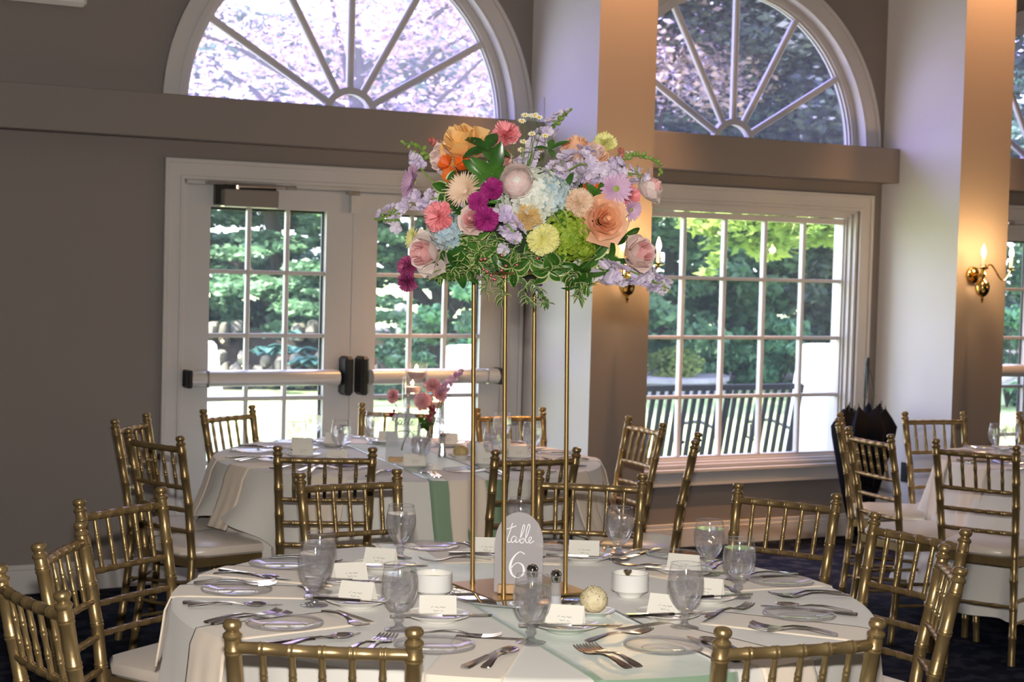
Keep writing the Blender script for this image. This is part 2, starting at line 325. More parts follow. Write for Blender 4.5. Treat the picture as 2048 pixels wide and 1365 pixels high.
def french_door(idx, lo, hi, z1):
    root = wallroot('door_%d' % idx, 'white double glazed door with push bars' )
    mb = MB(); molded(mb, lo, hi, 0, z1, .10)
    mb.box(lo, lo + .02, 0, TH, 0, z1); mb.box(hi - .02, hi, 0, TH, 0, z1); mb.box(lo, hi, 0, TH, z1 - .02, z1)
    mb.box(lo + .02, hi - .02, .045, .075, z1 - .045, z1 - .02)
    mb.build('door_frame', M_trim, root, False)
    mid = (lo + hi) / 2; lf = []
    for li, (a, b_) in enumerate(((lo + .022, mid - .003), (mid + .003, hi - .022))):
        g0, g1 = a + .125, b_ - .145 + (.0 if li else .0); gz0, gz1 = .27, 1.865; Y0, Y1 = .005, .05
        if li: g0, g1 = a + .14, b_ - .13
        mb = MB(); mb.box(a, g0, Y0, Y1, .01, z1 - .03); mb.box(g1, b_, Y0, Y1, .01, z1 - .03); mb.box(g0, g1, Y0, Y1, gz1, z1 - .03); mb.box(g0, g1, Y0, Y1, .01, gz0)
        leaf = mb.build('door_leaf', M_door, root, False)
        mb = MB()
        for p in ((g0, g0 + .012, gz0, gz1), (g1 - .012, g1, gz0, gz1)): mb.box(p[0], p[1], Y1 - .012, Y1 - .002, p[2], p[3])
        mb.box(g0, g1, Y1 - .012, Y1 - .002, gz1 - .012, gz1); mb.build('glazing_gasket', M_black, leaf, False)
        nx, nz = 3, 5; dx = (g1 - g0) / nx; dz = (gz1 - gz0) / nz
        for i in range(1, nx):
            mb = MB(); mb.bevbox(g0 + i * dx - .011, g0 + i * dx + .011, .012, .044, gz0, gz1, .004); mb.build('muntin', M_trim, leaf, False)
        for j in range(1, nz):
            mb = MB(); mb.bevbox(g0, g1, .014, .042, gz0 + j * dz - .011, gz0 + j * dz + .011, .004); mb.build('muntin', M_trim, leaf, False)
        for i in range(nx):
            for j in range(nz):
                mb = MB(); x0, x1, q0, q1 = g0 + i * dx, g0 + (i + 1) * dx, gz0 + j * dz, gz0 + (j + 1) * dz
                mb.add([(x0, .028, q0), (x1, .028, q0), (x1, .028, q1), (x0, .028, q1)], [(0, 1, 2, 3)]); mb.build('pane', M_pane, leaf, False)
        # push bar: long rounded rail with a dark case next to the meeting stile
        zb0, zb1 = .975, 1.055; s0, s1 = (a - .005, b_ - .075) if not li else (a + .075, b_ - .02)
        pb = MB(); n = 12; prof = [(-.03 - .055 * math.sin(PI * t / n) ** .6, zb0 + (zb1 - zb0) * (1 - math.cos(PI * t / n)) / 2) for t in range(n + 1)]
        vs = []
        for xx in (s0 + .02, s1 - .01): vs += [(xx, y, z) for y, z in prof]
        pb.add(vs, [(i, i + 1, n + 2 + i, n + 1 + i) for i in range(n)]); pb.box(s0, s1, -.03, .004, zb0, zb1)
        bar = pb.build('push_bar', M_bar, root)
        ec = s0 if not li else s1 - .02
        mb = MB(); mb.bevbox(ec - .004, ec + .022, -.088, .004, zb0 - .004, zb1 + .004, .006); mb.build('end_cap', M_black, bar, False)
        sm = s0 + .10 if not li else s1 - .10
        mb = MB(); mb.bevbox(sm, sm + .006, -.089, -.02, zb0 - .001, zb1 + .001, .002); mb.build('seam', M_steel, bar, False)
        q = b_ - .066 if not li else a + .018
        mb = MB(); mb.bevbox(q, q + .048, -.10, .004, .925, 1.125, .014); mb.build('latch_case', M_black, root, False, label='black latch case')
        if li == 0:
            mb = MB(); mb.bevbox(a + .17, a + .46, -.06, .004, 1.868, 1.955, .004); cl = mb.build('door_closer', M_steel, root, False)
            mb = MB(); mb.bevbox(a + .135, a + .455, -.035, .004, 1.875, 1.988, .003); mb.build('closer_backplate', M_iron0, cl, False)
            mb = MB(); mb.tube([(a + .24, -.05, 1.955), (a + .24, -.05, 1.975)], .012, 8); mb.tube([(a + .24, -.05, 1.97), (a + .53, -.04, 1.975)], .007, 6); mb.tube([(a + .53, -.04, 1.978), (a + .12, -.03, 1.985)], .007, 6)
            mb.bevbox(a + .09, a + .17, -.05, -.001, 1.975, 1.99, .003); mb.bevbox(a + .50, a + .56, -.05, -.03, 1.965, 1.985, .004); mb.build('closer_arm', M_steel, cl, False)
        else:
            mb = MB(); mb.bevbox(a - .03, a + .03, -.028, .004, z1 - .135, z1 - .04, .004); mb.build('top_latch', M_trim, root, False)
            mb = MB(); mb.bevbox(a - .05, a + .02, -.03, -.0, z1 - .038, z1 - .022, .002); mb.build('strike_plate', M_steel, root, False)
    return root
french_door(1, bays[0]['lo'], bays[0]['hi'], bays[0]['z1'])
french_door(2, bays[2]['lo'], bays[2]['hi'], bays[2]['z1'])

def fanlight(idx, c, R, M_fan):
    root = wallroot('window_%d' % idx, 'half round white fanlight above the beam')
    def band(mb, r0, r1, y0, y1, n=44, a0=0, a1=PI):
        vs = []
        for i in range(n + 1):
            a = a0 + (a1 - a0) * i / n; cs, sn = math.cos(a), math.sin(a)
            for r, y in ((r0, y0), (r1, y0), (r1, y1), (r0, y1)): vs.append((c + r * cs, y, AZ + r * sn))
        fs = [(i * 4 + k, i * 4 + (k + 1) % 4, i * 4 + 4 + (k + 1) % 4, i * 4 + 4 + k) for i in range(n) for k in range(4)]
        mb.add(vs, fs)
    mb = MB(); band(mb, R, R + .10, -.018, -.001); band(mb, R + .078, R + .10, -.030, -.001); band(mb, R, R + .018, -.024, -.001); band(mb, R - .012, R, -.02, .09)
    mb.build('casing', M_trim, root)
    mb = MB(); band(mb, R - .05, R - .012, .06, .13); band(mb, R - .062, R - .05, .075, .12); mb.box(c - R, c + R, .06, .13, AZ - .0, AZ + .045); mb.build('sash', M_trim, root)
    mb = MB(); band(mb, R - .0625, R - .0585, .088, .104); mb.build('gasket', M_black, root)
    mb = MB(); band(mb, .120, .156, .070, .115, 20); hub = mb.build('hub_arc', M_trim, root)
    rays = [PI / 6 * k for k in (1, 2, 3, 4, 5)]
    for a in rays:
        mb = MB(); Mx = Matrix.Translation((c, 0, AZ)) @ Matrix.Rotation(-a, 4, 'Y'); mb.bevbox(.145, R - .052, .074, .112, -.0185, .0185, .007, Mx); mb.build('spoke', M_trim, root, False)
    an = [0] + rays + [PI]
    for k in range(6):
        mb = MB(); n = 6; vs = []
        for i in range(n + 1):
            a = an[k] + (an[k + 1] - an[k]) * i / n; vs += [(c + .138 * math.cos(a), .095, AZ + .138 * math.sin(a)), (c + (R - .055) * math.cos(a), .095, AZ + (R - .055) * math.sin(a))]
        mb.add(vs, [(2 * i, 2 * i + 1, 2 * i + 3, 2 * i + 2) for i in range(n)]); mb.build('pane', M_fan, root, False)
    mb = MB(); n = 12; mb.add([(c, .095, AZ)] + [(c + .13 * math.cos(PI * i / n), .095, AZ + .13 * math.sin(PI * i / n)) for i in range(n + 1)], [(0, i, i + 1) for i in range(1, n + 1)]); mb.build('pane', M_fan, root, False)
M_fan = glassy('fanlight_glass', (0.60, 0.52, 0.96), 1.5, 0.0, haze=0.13, haze_col=(0.66, 0.60, 0.98), through=0.9)  # lavender of the daylight and its veil put into the glass colour
M_fan2 = glassy('fanlight_glass_clearer', (0.60, 0.52, 0.96), 1.5, 0.0, haze=0.035, haze_col=(0.66, 0.60, 0.98), through=0.9)  # same daylight lavender in the glass colour, with a weaker veil
fanlight(1, bays[0]['c'], bays[0]['R'], M_fan); fanlight(3, bays[1]['c'], bays[1]['R'], M_fan2); fanlight(4, bays[2]['c'], bays[2]['R'], M_fan2)

# the big six by four window
root = wallroot('window_2', 'large white window of small panes beside the pier')
lo, hi, z0, z1 = bays[1]['lo'], bays[1]['hi'], bays[1]['z0'], bays[1]['z1']
mb = MB(); molded(mb, lo, hi, z0, z1, .10, bottom=True); mb.bevbox(lo - .13, hi + .13, -.045, -.001, z0 - .022, z0 + .0, .004); mb.build('casing', M_trim, root, False)
mb = MB()
for t, y0, y1 in ((.02, 0, TH), (.034, .03, .08), (.046, .06, .09)):
    mb.box(lo, lo + t, y0, y1, z0, z1); mb.box(hi - t, hi, y0, y1, z0, z1); mb.box(lo, hi, y0, y1, z1 - t, z1); mb.box(lo, hi, y0, y1, z0, z0 + t)
mb.build('jamb', M_trim, root, False)
mb = MB(); fa, fb, fz0, fz1 = lo + .046, hi - .046, z0 + .025, z1 - .05; ga, gb, gz0, gz1 = lo + .075, hi - .06, z0 + .06, z1 - .085
gb = 7.20; ga = gb - 6 * .2985
mb.box(fa, ga, .075, .125, fz0, fz1); mb.box(gb, fb, .075, .125, fz0, fz1); mb.box(ga, gb, .075, .125, gz1, fz1); mb.box(ga, gb, .075, .125, fz0, gz0)
mb.build('sash', M_trim, root, False)
dx = (gb - ga) / 6; dz = (gz1 - gz0) / 4
for i in range(1, 6):
    mb = MB(); mb.bevbox(ga + i * dx - .012, ga + i * dx + .012, .078, .12, gz0, gz1, .005); mb.build('muntin', M_trim, root, False)
for j in range(1, 4):
    mb = MB(); mb.bevbox(ga, gb, .080, .118, gz0 + j * dz - .011, gz0 + j * dz + .011, .005); mb.build('muntin', M_trim, root, False)
for i in range(6):
    for j in range(4):
        mb = MB(); a, b_, q0, q1 = ga + i * dx, ga + (i + 1) * dx, gz0 + j * dz, gz0 + (j + 1) * dz
        mb.add([(a, .098, q0), (b_, .098, q0), (b_, .098, q1), (a, .098, q1)], [(0, 1, 2, 3)]); mb.build('pane', M_pane, root, False)

# eave outside, unseen, added to keep the sun off the glass
mb = MB(); mb.box(S0, S1, TH, TH + 1.0, CEIL - .25, CEIL + .1); wallobj('eave', mb, M_trim, label='roof overhang outside above the arched windows')

# warm downlights above the pier fronts
for i, (sx, e) in enumerate(((P1a + .19, 330), (P2a + .22, 290))):
    p = wallpt(sx, -CD - .26, CEIL - .06)
    l = lamp('pier_downlight', 'SPOT', p, e, (1.0, 0.50, 0.21), spot_size=math.radians(56), spot_blend=0.9, shadow_soft_size=.05)
    aim(l, (ND * .16 - Vector((0, 0, 1))))
# a room chandelier behind the photographer (only its glow and reflections reach the picture)
lamp('room_chandelier_glow', 'POINT', wallpt(12.6, -9.5, 2.95), 60, (1.0, 0.80, 0.62), shadow_soft_size=.3)

# sconces ---------------------------------------------------------
M_brass = mat('polished_brass', (0.78, 0.50, 0.14), 0.14, 1.0)
M_sleeve = mat('candle_sleeve', (0.72, 0.66, 0.60), 0.5)
M_bulb = mat('candle_bulb', (1, .9, .7), 0.3, emit=((1.0, 0.66, 0.30), 42.0))
def sconce(label, s, zc):
    p = wallpt(s, -CD, 0); root = thing('wall_sconce', label, 'wall lamp', (p.x, p.y, 0), YAW, 'brass wall sconces')
    mb = MB(); Mx = Matrix.Translation((0, -.015, zc)) @ Matrix.Rotation(PI / 2, 4, 'X'); mb.lathe([(.0001, .015), (.02, .014), (.045, .006), (.05, 0), (.05, -.015)], 20, M=Mx)
    mb.tube([(0, 0, zc), (0, -.09, zc)], .009, 8)
    mb.lathe([(.0001, -.165), (.008, -.16), (.004, -.15), (.010, -.14), (.006, -.128), (.03, -.115), (.042, -.09), (.045, -.065), (.036, -.04), (.016, -.024), (.012, -.005), (.022, .008), (.013, .022), (.010, .05), (.018, .06), (.008, .075), (.013, .095), (.007, .11), (.014, .125), (.0001, .14)], 20, c=(0, -.09, zc)); mb.build('backplate_and_body', M_brass, root)
    for sg in (-1, 1):
        bx, by = sg * .112, -.20
        pts = []
        for t in range(17):
            u = t / 16; pts.append((bx * u, -.09 + (by + .09) * u, zc + .015 + .055 * math.sin(u * 2 * PI) * (1 - .35 * u) + (.02 * max(0, u - .8) * 5) + .0))
        mb = MB(); mb.tube(pts, .0055, 8); arm = mb.build('arm', M_brass, root)
        zt = pts[-1][2]
        mb = MB(); mb.lathe([(.004, -.012), (.008, 0), (.03, .004), (.034, .010), (.03, .009), (.012, .007), (.012, .016)], 18, c=(bx, by, zt)); mb.build('drip_pan', M_brass, arm)
        mb = MB(); mb.lathe([(.0105, .012), (.0105, .072), (.006, .074)], 12, c=(bx, by, zt)); mb.build('candle_sleeve', M_sleeve, arm)
        mb = MB(); mb.lathe([(.006, .074), (.0115, .086), (.0135, .10), (.010, .118), (.004, .135), (.0005, .145)], 12, c=(bx, by, zt)); mb.build('bulb', M_bulb, arm)
        q = root.matrix_world
        w = wallpt(s + bx, -CD + by, zt + .10)
        lamp('sconce_bulb_light', 'POINT', w, 10.0, (1.0, 0.60, 0.25), shadow_soft_size=.02)
sconce('brass two-candle sconce on the middle pier, mostly hidden by the bouquet', P1a + .155, 1.60)
sconce('brass two-candle sconce on the right pier in full view', P2a + .12, 1.63)

# the chandelier itself hangs behind the photographer; the arched panes mirror its bulbs
ch = thing('chandelier', 'brass chandelier behind the camera, seen mirrored in the arched window', 'chandelier', tuple(wallpt(12.6, -9.5, 0)), YAW)
mb = MB(); mb.tube([(0, 0, CEIL), (0, 0, 3.1)], .012, 8); mb.lathe([(.0001, 2.45), (.05, 2.5), (.09, 2.6), (.04, 2.7), (.03, 2.9), (.06, 3.0), (.0001, 3.1)], 16); mb.build('stem', M_brass, ch)
for i in range(8):
    a = 2 * PI * i / 8 + .2; mb = MB(); c, s = math.cos(a), math.sin(a); mb.tube([(.05 * c, .05 * s, 2.6), (.25 * c, .25 * s, 2.5), (.42 * c, .42 * s, 2.55), (.45 * c, .45 * s, 2.66)], .008, 8); ar = mb.build('arm', M_brass, ch)
    mb = MB(); mb.lathe([(.010, 2.66), (.010, 2.74), (.006, 2.745)], 10, c=(.45 * c, .45 * s, 0)); mb.build('candle_sleeve', M_sleeve, ar)
    mb = MB(); mb.lathe([(.006, 2.74), (.014, 2.765), (.016, 2.785), (.010, 2.81), (.001, 2.84)], 10, c=(.45 * c, .45 * s, 0)); mb.build('bulb', M_bulb, ar)
# small wall fittings
M_plate = mat('switch_plate', (0.66, 0.62, 0.68), 0.45)
mb = MB(); mb.bevbox(-.006, 0, -.035, .035, -.055, .055, .002); mb.bevbox(-.009, -.005, -.012, .012, -.02, .02, .001)
o = mb.build('switch_plate', M_plate, None, False); p = wallpt(P1a, -.11, 2.47); o.matrix_world = Matrix.Translation(p) @ Matrix.Rotation(YAW, 4, 'Z'); tag(o, 'small white wall plate on the pale pier side beside the arched window', 'wall plate')
mb = MB(); mb.bevbox(-.008, 0, -.035, .035, -.06, .06, .002); mb.bevbox(-.011, -.007, -.016, .016, .008, .04, .001); mb.bevbox(-.011, -.007, -.016, .016, -.04, -.008, .001)
o = mb.build('power_outlet', M_black, None, False); p = wallpt(P2a, -.30, .42); o.matrix_world = Matrix.Translation(p) @ Matrix.Rotation(YAW, 4, 'Z'); tag(o, 'black power outlet low on the white pier side by the umbrella', 'outlet')
# exit sign, its lower edge peeps in at the top
root = thing('exit_sign', 'white exit sign with red letters at the top left corner of the wall', 'sign', tuple(wallpt(2.20, -.0, 2.775)), YAW)
mb = MB(); mb.bevbox(-.22, .22, -.05, -.001, 0.0, .24, .02); mb.build('housing', mat('sign_white', (.75, .72, .70), .4), root, False)
cu = bpy.data.curves.new('exit_text', 'FONT'); cu.body = 'EXIT'; cu.size = .21; cu.extrude = .002; cu.align_x = 'CENTER'
t0 = bpy.data.objects.new('tmp', cu); COL.objects.link(t0); dg = bpy.context.evaluated_depsgraph_get(); dg.update(); me = bpy.data.meshes.new_from_object(t0.evaluated_get(dg)); bpy.data.objects.remove(t0)
me.materials.clear(); me.materials.append(mat('exit_red', (.7, .04, .03), .4)); o = bpy.data.objects.new('lettering', me); COL.objects.link(o); o.parent = root; o.location = (0, -.053, .045); o.rotation_euler = (PI / 2, 0, 0)
# ------------------------------------------------------------------ the garden
M_grass = leafmat('lawn_grass', [(0.22, 0.32, 0.09), (0.34, 0.44, 0.16), (0.42, 0.50, 0.20)], 1.5, 0.0, 0.9)
M_soil = mat('soil', (0.022, 0.016, 0.012), 0.95, noise=(3, (0.035, 0.028, 0.02)))
M_rock = mat('field_stone', (0.135, 0.125, 0.09), 0.9, noise=(2.2, (0.08, 0.078, 0.066)), bump=(6, 0.5))
M_conc = mat('patio_stone', (0.34, 0.33, 0.34), 0.85, noise=(5, (0.27, 0.26, 0.27)), bump=(20, 0.2))
M_bark = mat('bark', (0.028, 0.020, 0.016), 0.95, noise=(4, (0.035, 0.026, 0.02)), bump=(9, 0.8))
M_iron = mat('dark_bench_metal', (0.02, 0.018, 0.02), 0.5)
M_white = mat('white_spandex_cloth', (0.86, 0.86, 0.90), 0.7)
L_ever = leafmat('evergreen_leaves', [(0.035, 0.08, 0.045), (0.09, 0.19, 0.10), (0.19, 0.34, 0.19)], 1.1, 0.35)
L_dark = leafmat('dark_oak_leaves', [(0.015, 0.03, 0.03), (0.035, 0.065, 0.045), (0.10, 0.13, 0.08)], 1.6, 0.3)
L_purp = leafmat('bronze_purple_leaves', [(0.07, 0.07, 0.13), (0.30, 0.25, 0.33), (0.82, 0.70, 0.68), (0.88, 0.64, 0.38), (0.50, 0.48, 0.36)], 5.5, 0.5)
L_lime = leafmat('lime_maple_leaves', [(0.08, 0.15, 0.03), (0.20, 0.29, 0.07), (0.34, 0.40, 0.12)], 2.0, 0.5)
L_teal = leafmat('hosta_leaves', [(0.045, 0.13, 0.11), (0.09, 0.21, 0.18)], 3.0, 0.2)
L_bush = leafmat('bush_leaves', [(0.04, 0.12, 0.06), (0.10, 0.25, 0.13), (0.20, 0.38, 0.22)], 2.2, 0.3)
GZ = -0.15
mb = MB(); mb.box(S0 - 90, S1 + 90, TH, 150, GZ - .1, GZ); o = wallobj('lawn', mb, M_grass, label='mown sunlit lawn')
mb = MB(); mb.box(-20, 40, 13.8, 34, GZ, GZ + .03); wallobj('planting_bed', mb, M_soil, label='dark mulched planting bed behind the lawn')

def leaf_cloud(n, centers, radii, size, droop=0.0, seed=0, flat=0.3):
    """n bent leaf blades scattered in ellipsoids; returns vertex and quad arrays"""
    r = np.random.default_rng(seed); C = np.array(centers, float); R = np.array(radii, float)
    w = (R[:, 0] * R[:, 1] * R[:, 2]) ** .66; k = r.choice(len(C), n, p=w / w.sum())
    d = r.normal(size=(n, 3)); d /= np.linalg.norm(d, axis=1)[:, None]; rad = r.random(n) ** .45
    P = C[k] + d * R[k] * rad[:, None]
    u = r.normal(size=(n, 3)); u[:, 2] = u[:, 2] * flat - droop; u /= np.linalg.norm(u, axis=1)[:, None]
    v = np.cross(u, r.normal(size=(n, 3))); v /= np.linalg.norm(v, axis=1)[:, None]
    s = size * (0.6 + .8 * r.random(n))[:, None]
    V = np.stack([P - u * s, P + v * s * .45, P + u * s, P - v * s * .45], 1).reshape(-1, 3)
    Q = np.arange(4 * n).reshape(n, 4); return V, Q
def clumps(c, R, n, r0, r1, seed):
    r = np.random.default_rng(seed); d = r.normal(size=(n, 3)); d /= np.linalg.norm(d, axis=1)[:, None]
    P = np.array(c) + d * np.array(R) * (r.random(n)[:, None] ** .33); s = r0 + (r1 - r0) * r.random(n)
    return P, np.stack([s, s, s * .62], 1)
def foliage(parent, cloud, m_):
    o = bpy.data.objects.new('foliage', fastmesh('foliage', cloud[0], cloud[1], m_)); COL.objects.link(o); o.parent = parent; o['kind'] = 'stuff'; return o
def tree(label, base, trunk_h, trunk_r, crown, R, ncl, nleaf, size, m_, seed, lean=(0, 0), limbs=6, name='tree', cl=(.5, 1.1), droop=.1, flat=.3):
    t = thing(name, label, 'tree', tuple(base), 0, 'trees outside the windows')
    r = random.Random(seed); mb = MB(); top = Vector((lean[0], lean[1], trunk_h))
    mb.tube([(0, 0, -.1), top * .35 + Vector((r.uniform(-.1, .1), 0, 0)), top * .7, top], [trunk_r * 1.25, trunk_r, trunk_r * .8, trunk_r * .55], 10)
    mb.build('trunk', M_bark, t)
    C = Vector(crown) - Vector(base); mb = MB()
    for i in range(limbs):
        a = 2 * PI * i / limbs + r.uniform(-.3, .3); z = r.uniform(.45, 1.0); s = top * z
        e = C + Vector((math.cos(a) * R[0] * .8, math.sin(a) * R[1] * .8, r.uniform(-.5, .6) * R[2])); mid = s.lerp(e, .5) + Vector((0, 0, .25))
        mb.tube([s, mid, e], [trunk_r * .4, trunk_r * .25, trunk_r * .08], 6)
    mb.build('limbs', M_bark, t)
    P, S_ = clumps(tuple(C), R, ncl, cl[0], cl[1], seed); foliage(t, leaf_cloud(nleaf, P, S_, size, droop, seed + 1, flat), m_); return t
def g(px, Y, z=GZ):                       # a spot on the ground seen in column px at distance Y
    d = unp(px, 700); return Vector((d.x / d.y * Y, Y, z))
# bronze tree close behind the left arch
b0 = g(705, 21); tree('big bronze and pink leaved tree filling the left arched window', b0, 4.2, .11, (b0.x - .3, 21, 5.7), (4.1, 2.4, 2.85), 120, 52000, .055, L_purp, 11, limbs=7)
b1 = g(1262, 23.5); tree('smaller bronze leaved tree behind the left part of the right arch', b1, 4.4, .12, (b1.x + .5, 23.5, 5.6), (1.5, 1.3, 2.0), 26, 12000, .055, L_purp, 21, limbs=6)
# dark broadleaf behind the right arch
b2 = g(1810, 22.5); tree('tall dark green broadleaf tree behind the right arched window', b2, 4.8, .13, (b2.x - 1.0, 22.5, 5.9), (3.2, 1.9, 3.0), 110, 60000, .07, L_dark, 31, limbs=9)
# layered evergreens beyond the stone walls
for i, (px, Y, h, rx, lab) in enumerate(((545, 27, 3.9, 3.0, 'layered hemlock with a thick trunk seen through the left door leaf'), (860, 26, 3.4, 2.2, 'bushy evergreen seen through the right door leaf'), (330, 29, 4.2, 2.6, 'evergreen behind the left jamb of the double door'))):
    b = g(px, Y, GZ + .05); t = thing('evergreen_tree', lab, 'tree', tuple(b), 0, 'trees outside the windows'); mb = MB()
    mb.tube([(0, 0, 0), (.15, 0, 1.2), (-.1, 0, 2.6), (0, 0, 5)], [.20, .15, .12, .07], 10); mb.tube([(.1, 0, .8), (.6, .1, 1.5), (1.4, .1, 2.2)], [.14, .1, .05], 7); mb.tube([(.1, 0, .9), (-.5, .1, 1.6), (-1.5, .1, 2.2)], [.12, .09, .05], 7)
    mb.build('trunk', M_bark, t); r = random.Random(i); P = []; S_ = []
    for k in range(150):
        z = 1.15 + 4.5 * (k / 150) ** 1.15 if px != 860 else .5 + 4.6 * (k / 150); a = r.uniform(0, 2 * PI); q = rx * math.sqrt(r.random()); P.append((q * math.cos(a), q * math.sin(a) * .7, z)); w = r.uniform(.3, .62); S_.append((w, w, w * .22))
    foliage(t, leaf_cloud(38000, P, S_, .075, .2, 40 + i, .15), L_ever)
# hedge wall of dark conifers behind the big window
for i, (px, Y, w, h, L, lab) in enumerate(((1330, 22, 1.5, 4.6, L_ever, 'tall dark conifer behind the left panes of the big window'), (1480, 24, 1.8, 4.4, L_ever, 'shadowed conifer behind the middle panes of the big window'), (1640, 23, 1.6, 3.6, L_ever, 'conifer behind the right panes of the big window'), (1760, 22, 1.5, 4.0, L_dark, 'dark tree behind the pier right of the big window'), (1960, 24, 2.2, 4.4, L_ever, 'conifer seen at the far right edge'))):
    Y += 5; w *= 1.22; h *= 1.2; b = g(px, Y); t = thing('conifer_tree', lab, 'tree', tuple(b), 0, 'trees outside the windows'); mb = MB(); mb.tube([(0, 0, 0), (.05, 0, 1.5), (0, 0, h)], [.14, .11, .03], 8); mb.build('trunk', M_bark, t)
    r = random.Random(90 + i); P = []; S_ = []
    for k in range(130):
        z = .35 + (h - .3) * (k / 130); a = r.uniform(0, 2 * PI); q = w * math.sqrt(r.random()) * (1.05 - .5 * z / h); P.append((q * math.cos(a), q * math.sin(a), z)); ww = r.uniform(.3, .55); S_.append((ww, ww, ww * .4))
    foliage(t, leaf_cloud(27000, P, S_, .092, .35, 60 + i, .4), L)
# lime branch of a maple hanging into the top of the big window
b = g(1900, 14.5); t = thing('maple_tree', 'maple whose lime green branch hangs across the top panes', 'tree', tuple(b), 0, 'trees outside the windows')
tip = at(1400, 455, 14.5) - b; P = []; S_ = []; r = random.Random(5)
mb = MB(); mb.tube([(0, 0, 0), (0, 0, 1.8), (-.1, 0, 3.2)], [.12, .10, .07], 8); mb.tube([(-.1, 0, 2.9), Vector((-.9, 0, 2.6)), tip + Vector((0, 0, .2))], [.05, .035, .01], 6); mb.build('trunk', M_bark, t)
for px, py, q in ((1400, 440, .20), (1440, 470, .2), (1470, 450, .25), (1510, 470, .27), (1545, 480, .24), (1530, 500, .16), (1590, 455, .22), (1630, 460, .26), (1670, 450, .26), (1565, 440, .28), (1690, 480, .14), (1380, 430, .14), (1430, 520, .10), (1415, 545, .07), (1720, 440, .4), (1600, 400, .4), (1500, 405, .4)):
    p = at(px, py, 14.5 + r.uniform(-.4, .4)) - b; P.append(tuple(p)); S_.append((q, q, q * .7))
foliage(t, leaf_cloud(3200, P, S_, .06, .2, 77), L_lime)
# green branch outside the middle arch bottom-left (lime backlit sprays by the right door leaf)
# stones: two rough tiers
def boulder(parent, c, s, seed):
    r = np.random.default_rng(seed); mb = MB(); n, m_ = 9, 6; V = []
    off = r.normal(size=(n * (m_ + 1))) * .09
    for k in range(m_ + 1):
        for i in range(n):
            a = 2 * PI * i / n; ph = PI * k / m_; q = 1 + off[k * n + i] * (0 if k in (0, m_) else 1)
            x_, y_, z_ = math.sin(ph) * math.cos(a), math.sin(ph) * math.sin(a), -math.cos(ph)
            f = lambda t: math.copysign(abs(t) ** .75, t)
            V.append((c[0] + s[0] * f(x_) * q, c[1] + s[1] * f(y_) * q, c[2] + s[2] * f(z_) * q))
    mb.add(V, [(k * n + i, k * n + (i + 1) % n, (k + 1) * n + (i + 1) % n, (k + 1) * n + i) for k in range(m_) for i in range(n)])
    return mb.build('boulder', M_rock, parent)
for wi, (Y, zc, hh, x0, x1, lab) in enumerate(((23.6, .02, .17, 372, 650, 'lower dry stone wall of pale boulders behind the left door leaf'), (25.0, .56, .17, 372, 650, 'upper dry stone wall of boulders under the hemlock'), (23.2, .05, .17, 742, 800, 'stones seen through the right door leaf beside the dark shrub'))):
    t = thing('rock_border', lab, 'stone border', tuple(g((x0 + x1) / 2, Y, 0)), 0); o0 = Vector(t.location); r = random.Random(wi + 3); px = x0; k = 0
    while px < x1:
        w = r.uniform(18, 30); c = g(px + w / 2, Y + r.uniform(-.12, .12), zc + r.uniform(-.05, .05)) - o0; sx = w / F_PX * Y * .52
        if wi != 1 or (px < 480 or px > 570): boulder(t, c, (sx, .22, hh * r.uniform(.75, 1.05)), wi * 40 + k)
        px += w; k += 1
        if wi == 0 and r.random() < .7: boulder(t, c + Vector((sx * .8, .1, hh * 1.25)), (sx * .8, .2, hh * .6), wi * 40 + k + 20)
    if wi == 1:
        mb = MB(); mb.box(-3, 3, .15, 2.2, -.1, .55); mb.build('earth_fill', M_soil, t, False)
# hostas
def broad_plant(name, label, base, n, L, W, m_, seed, up=.7):
    r = random.Random(seed); mb = MB()
    for i in range(n):
        a = r.uniform(0, 2 * PI); e = r.uniform(.25, up); l = L * r.uniform(.7, 1.1); w = W * r.uniform(.7, 1.1); d = Vector((math.cos(a), math.sin(a), 0)); sd = Vector((-d.y, d.x, 0)); P = []
        for k in range(6):
            t = k / 5; p = d * l * t * .9 + Vector((0, 0, l * e * (t * 1.5 - t * t * 1.25) + .05)); ww = w * math.sin(PI * (t * .92 + .06)); P.append([p - sd * ww + Vector((0, 0, ww * .3)), p, p + sd * ww + Vector((0, 0, ww * .3))])
        mb.grid(P)
    o = mb.build(name, m_); o.location = base; tag(o, label, 'plant', None); return o
hl = ['on the bed by the middle muntin of the left door', 'right of centre in the left door panes', 'at the right edge of the left door panes', 'under the hemlock trunk', 'at the foot of the lower stones']
for i, (px, Y, z, L) in enumerate(((530, 24.0, .22, .42), (585, 24.0, .25, .42), (632, 23.6, .12, .45), (560, 24.6, .42, .36), (575, 23.0, -.12, .25))):
    broad_plant('hosta_plant', 'blue green hosta ' + hl[i], g(px, Y, z), 22, L, .13, L_teal, 200 + i)['group'] = 'hostas between the stones'
def bush(label, px, Y, z, R, n, size, m_, seed, group='shrubs outside the windows'):
    b = g(px, Y, z); t = thing('shrub', label, 'shrub', tuple(b), 0, group); P, S_ = clumps((0, 0, R[2] * .9), R, 16, .12, .3, seed); mb = MB(); r = random.Random(seed)
    for k in range(7): mb.tube([(0, 0, 0), (R[0] * .4 * r.uniform(-1, 1), R[1] * .4 * r.uniform(-1, 1), R[2]), (R[0] * .7 * r.uniform(-1, 1), R[1] * .7 * r.uniform(-1, 1), R[2] * 1.6)], [.015, .01, .004], 5)
    mb.build('stems', M_bark, t); foliage(t, leaf_cloud(n, P, S_, size, 0, seed, .8), m_); return t
bush('dark glossy shrub behind the right door leaf', 850, 22.5, GZ, (1.0, .7, .62), 7000, .06, L_ever, 301)
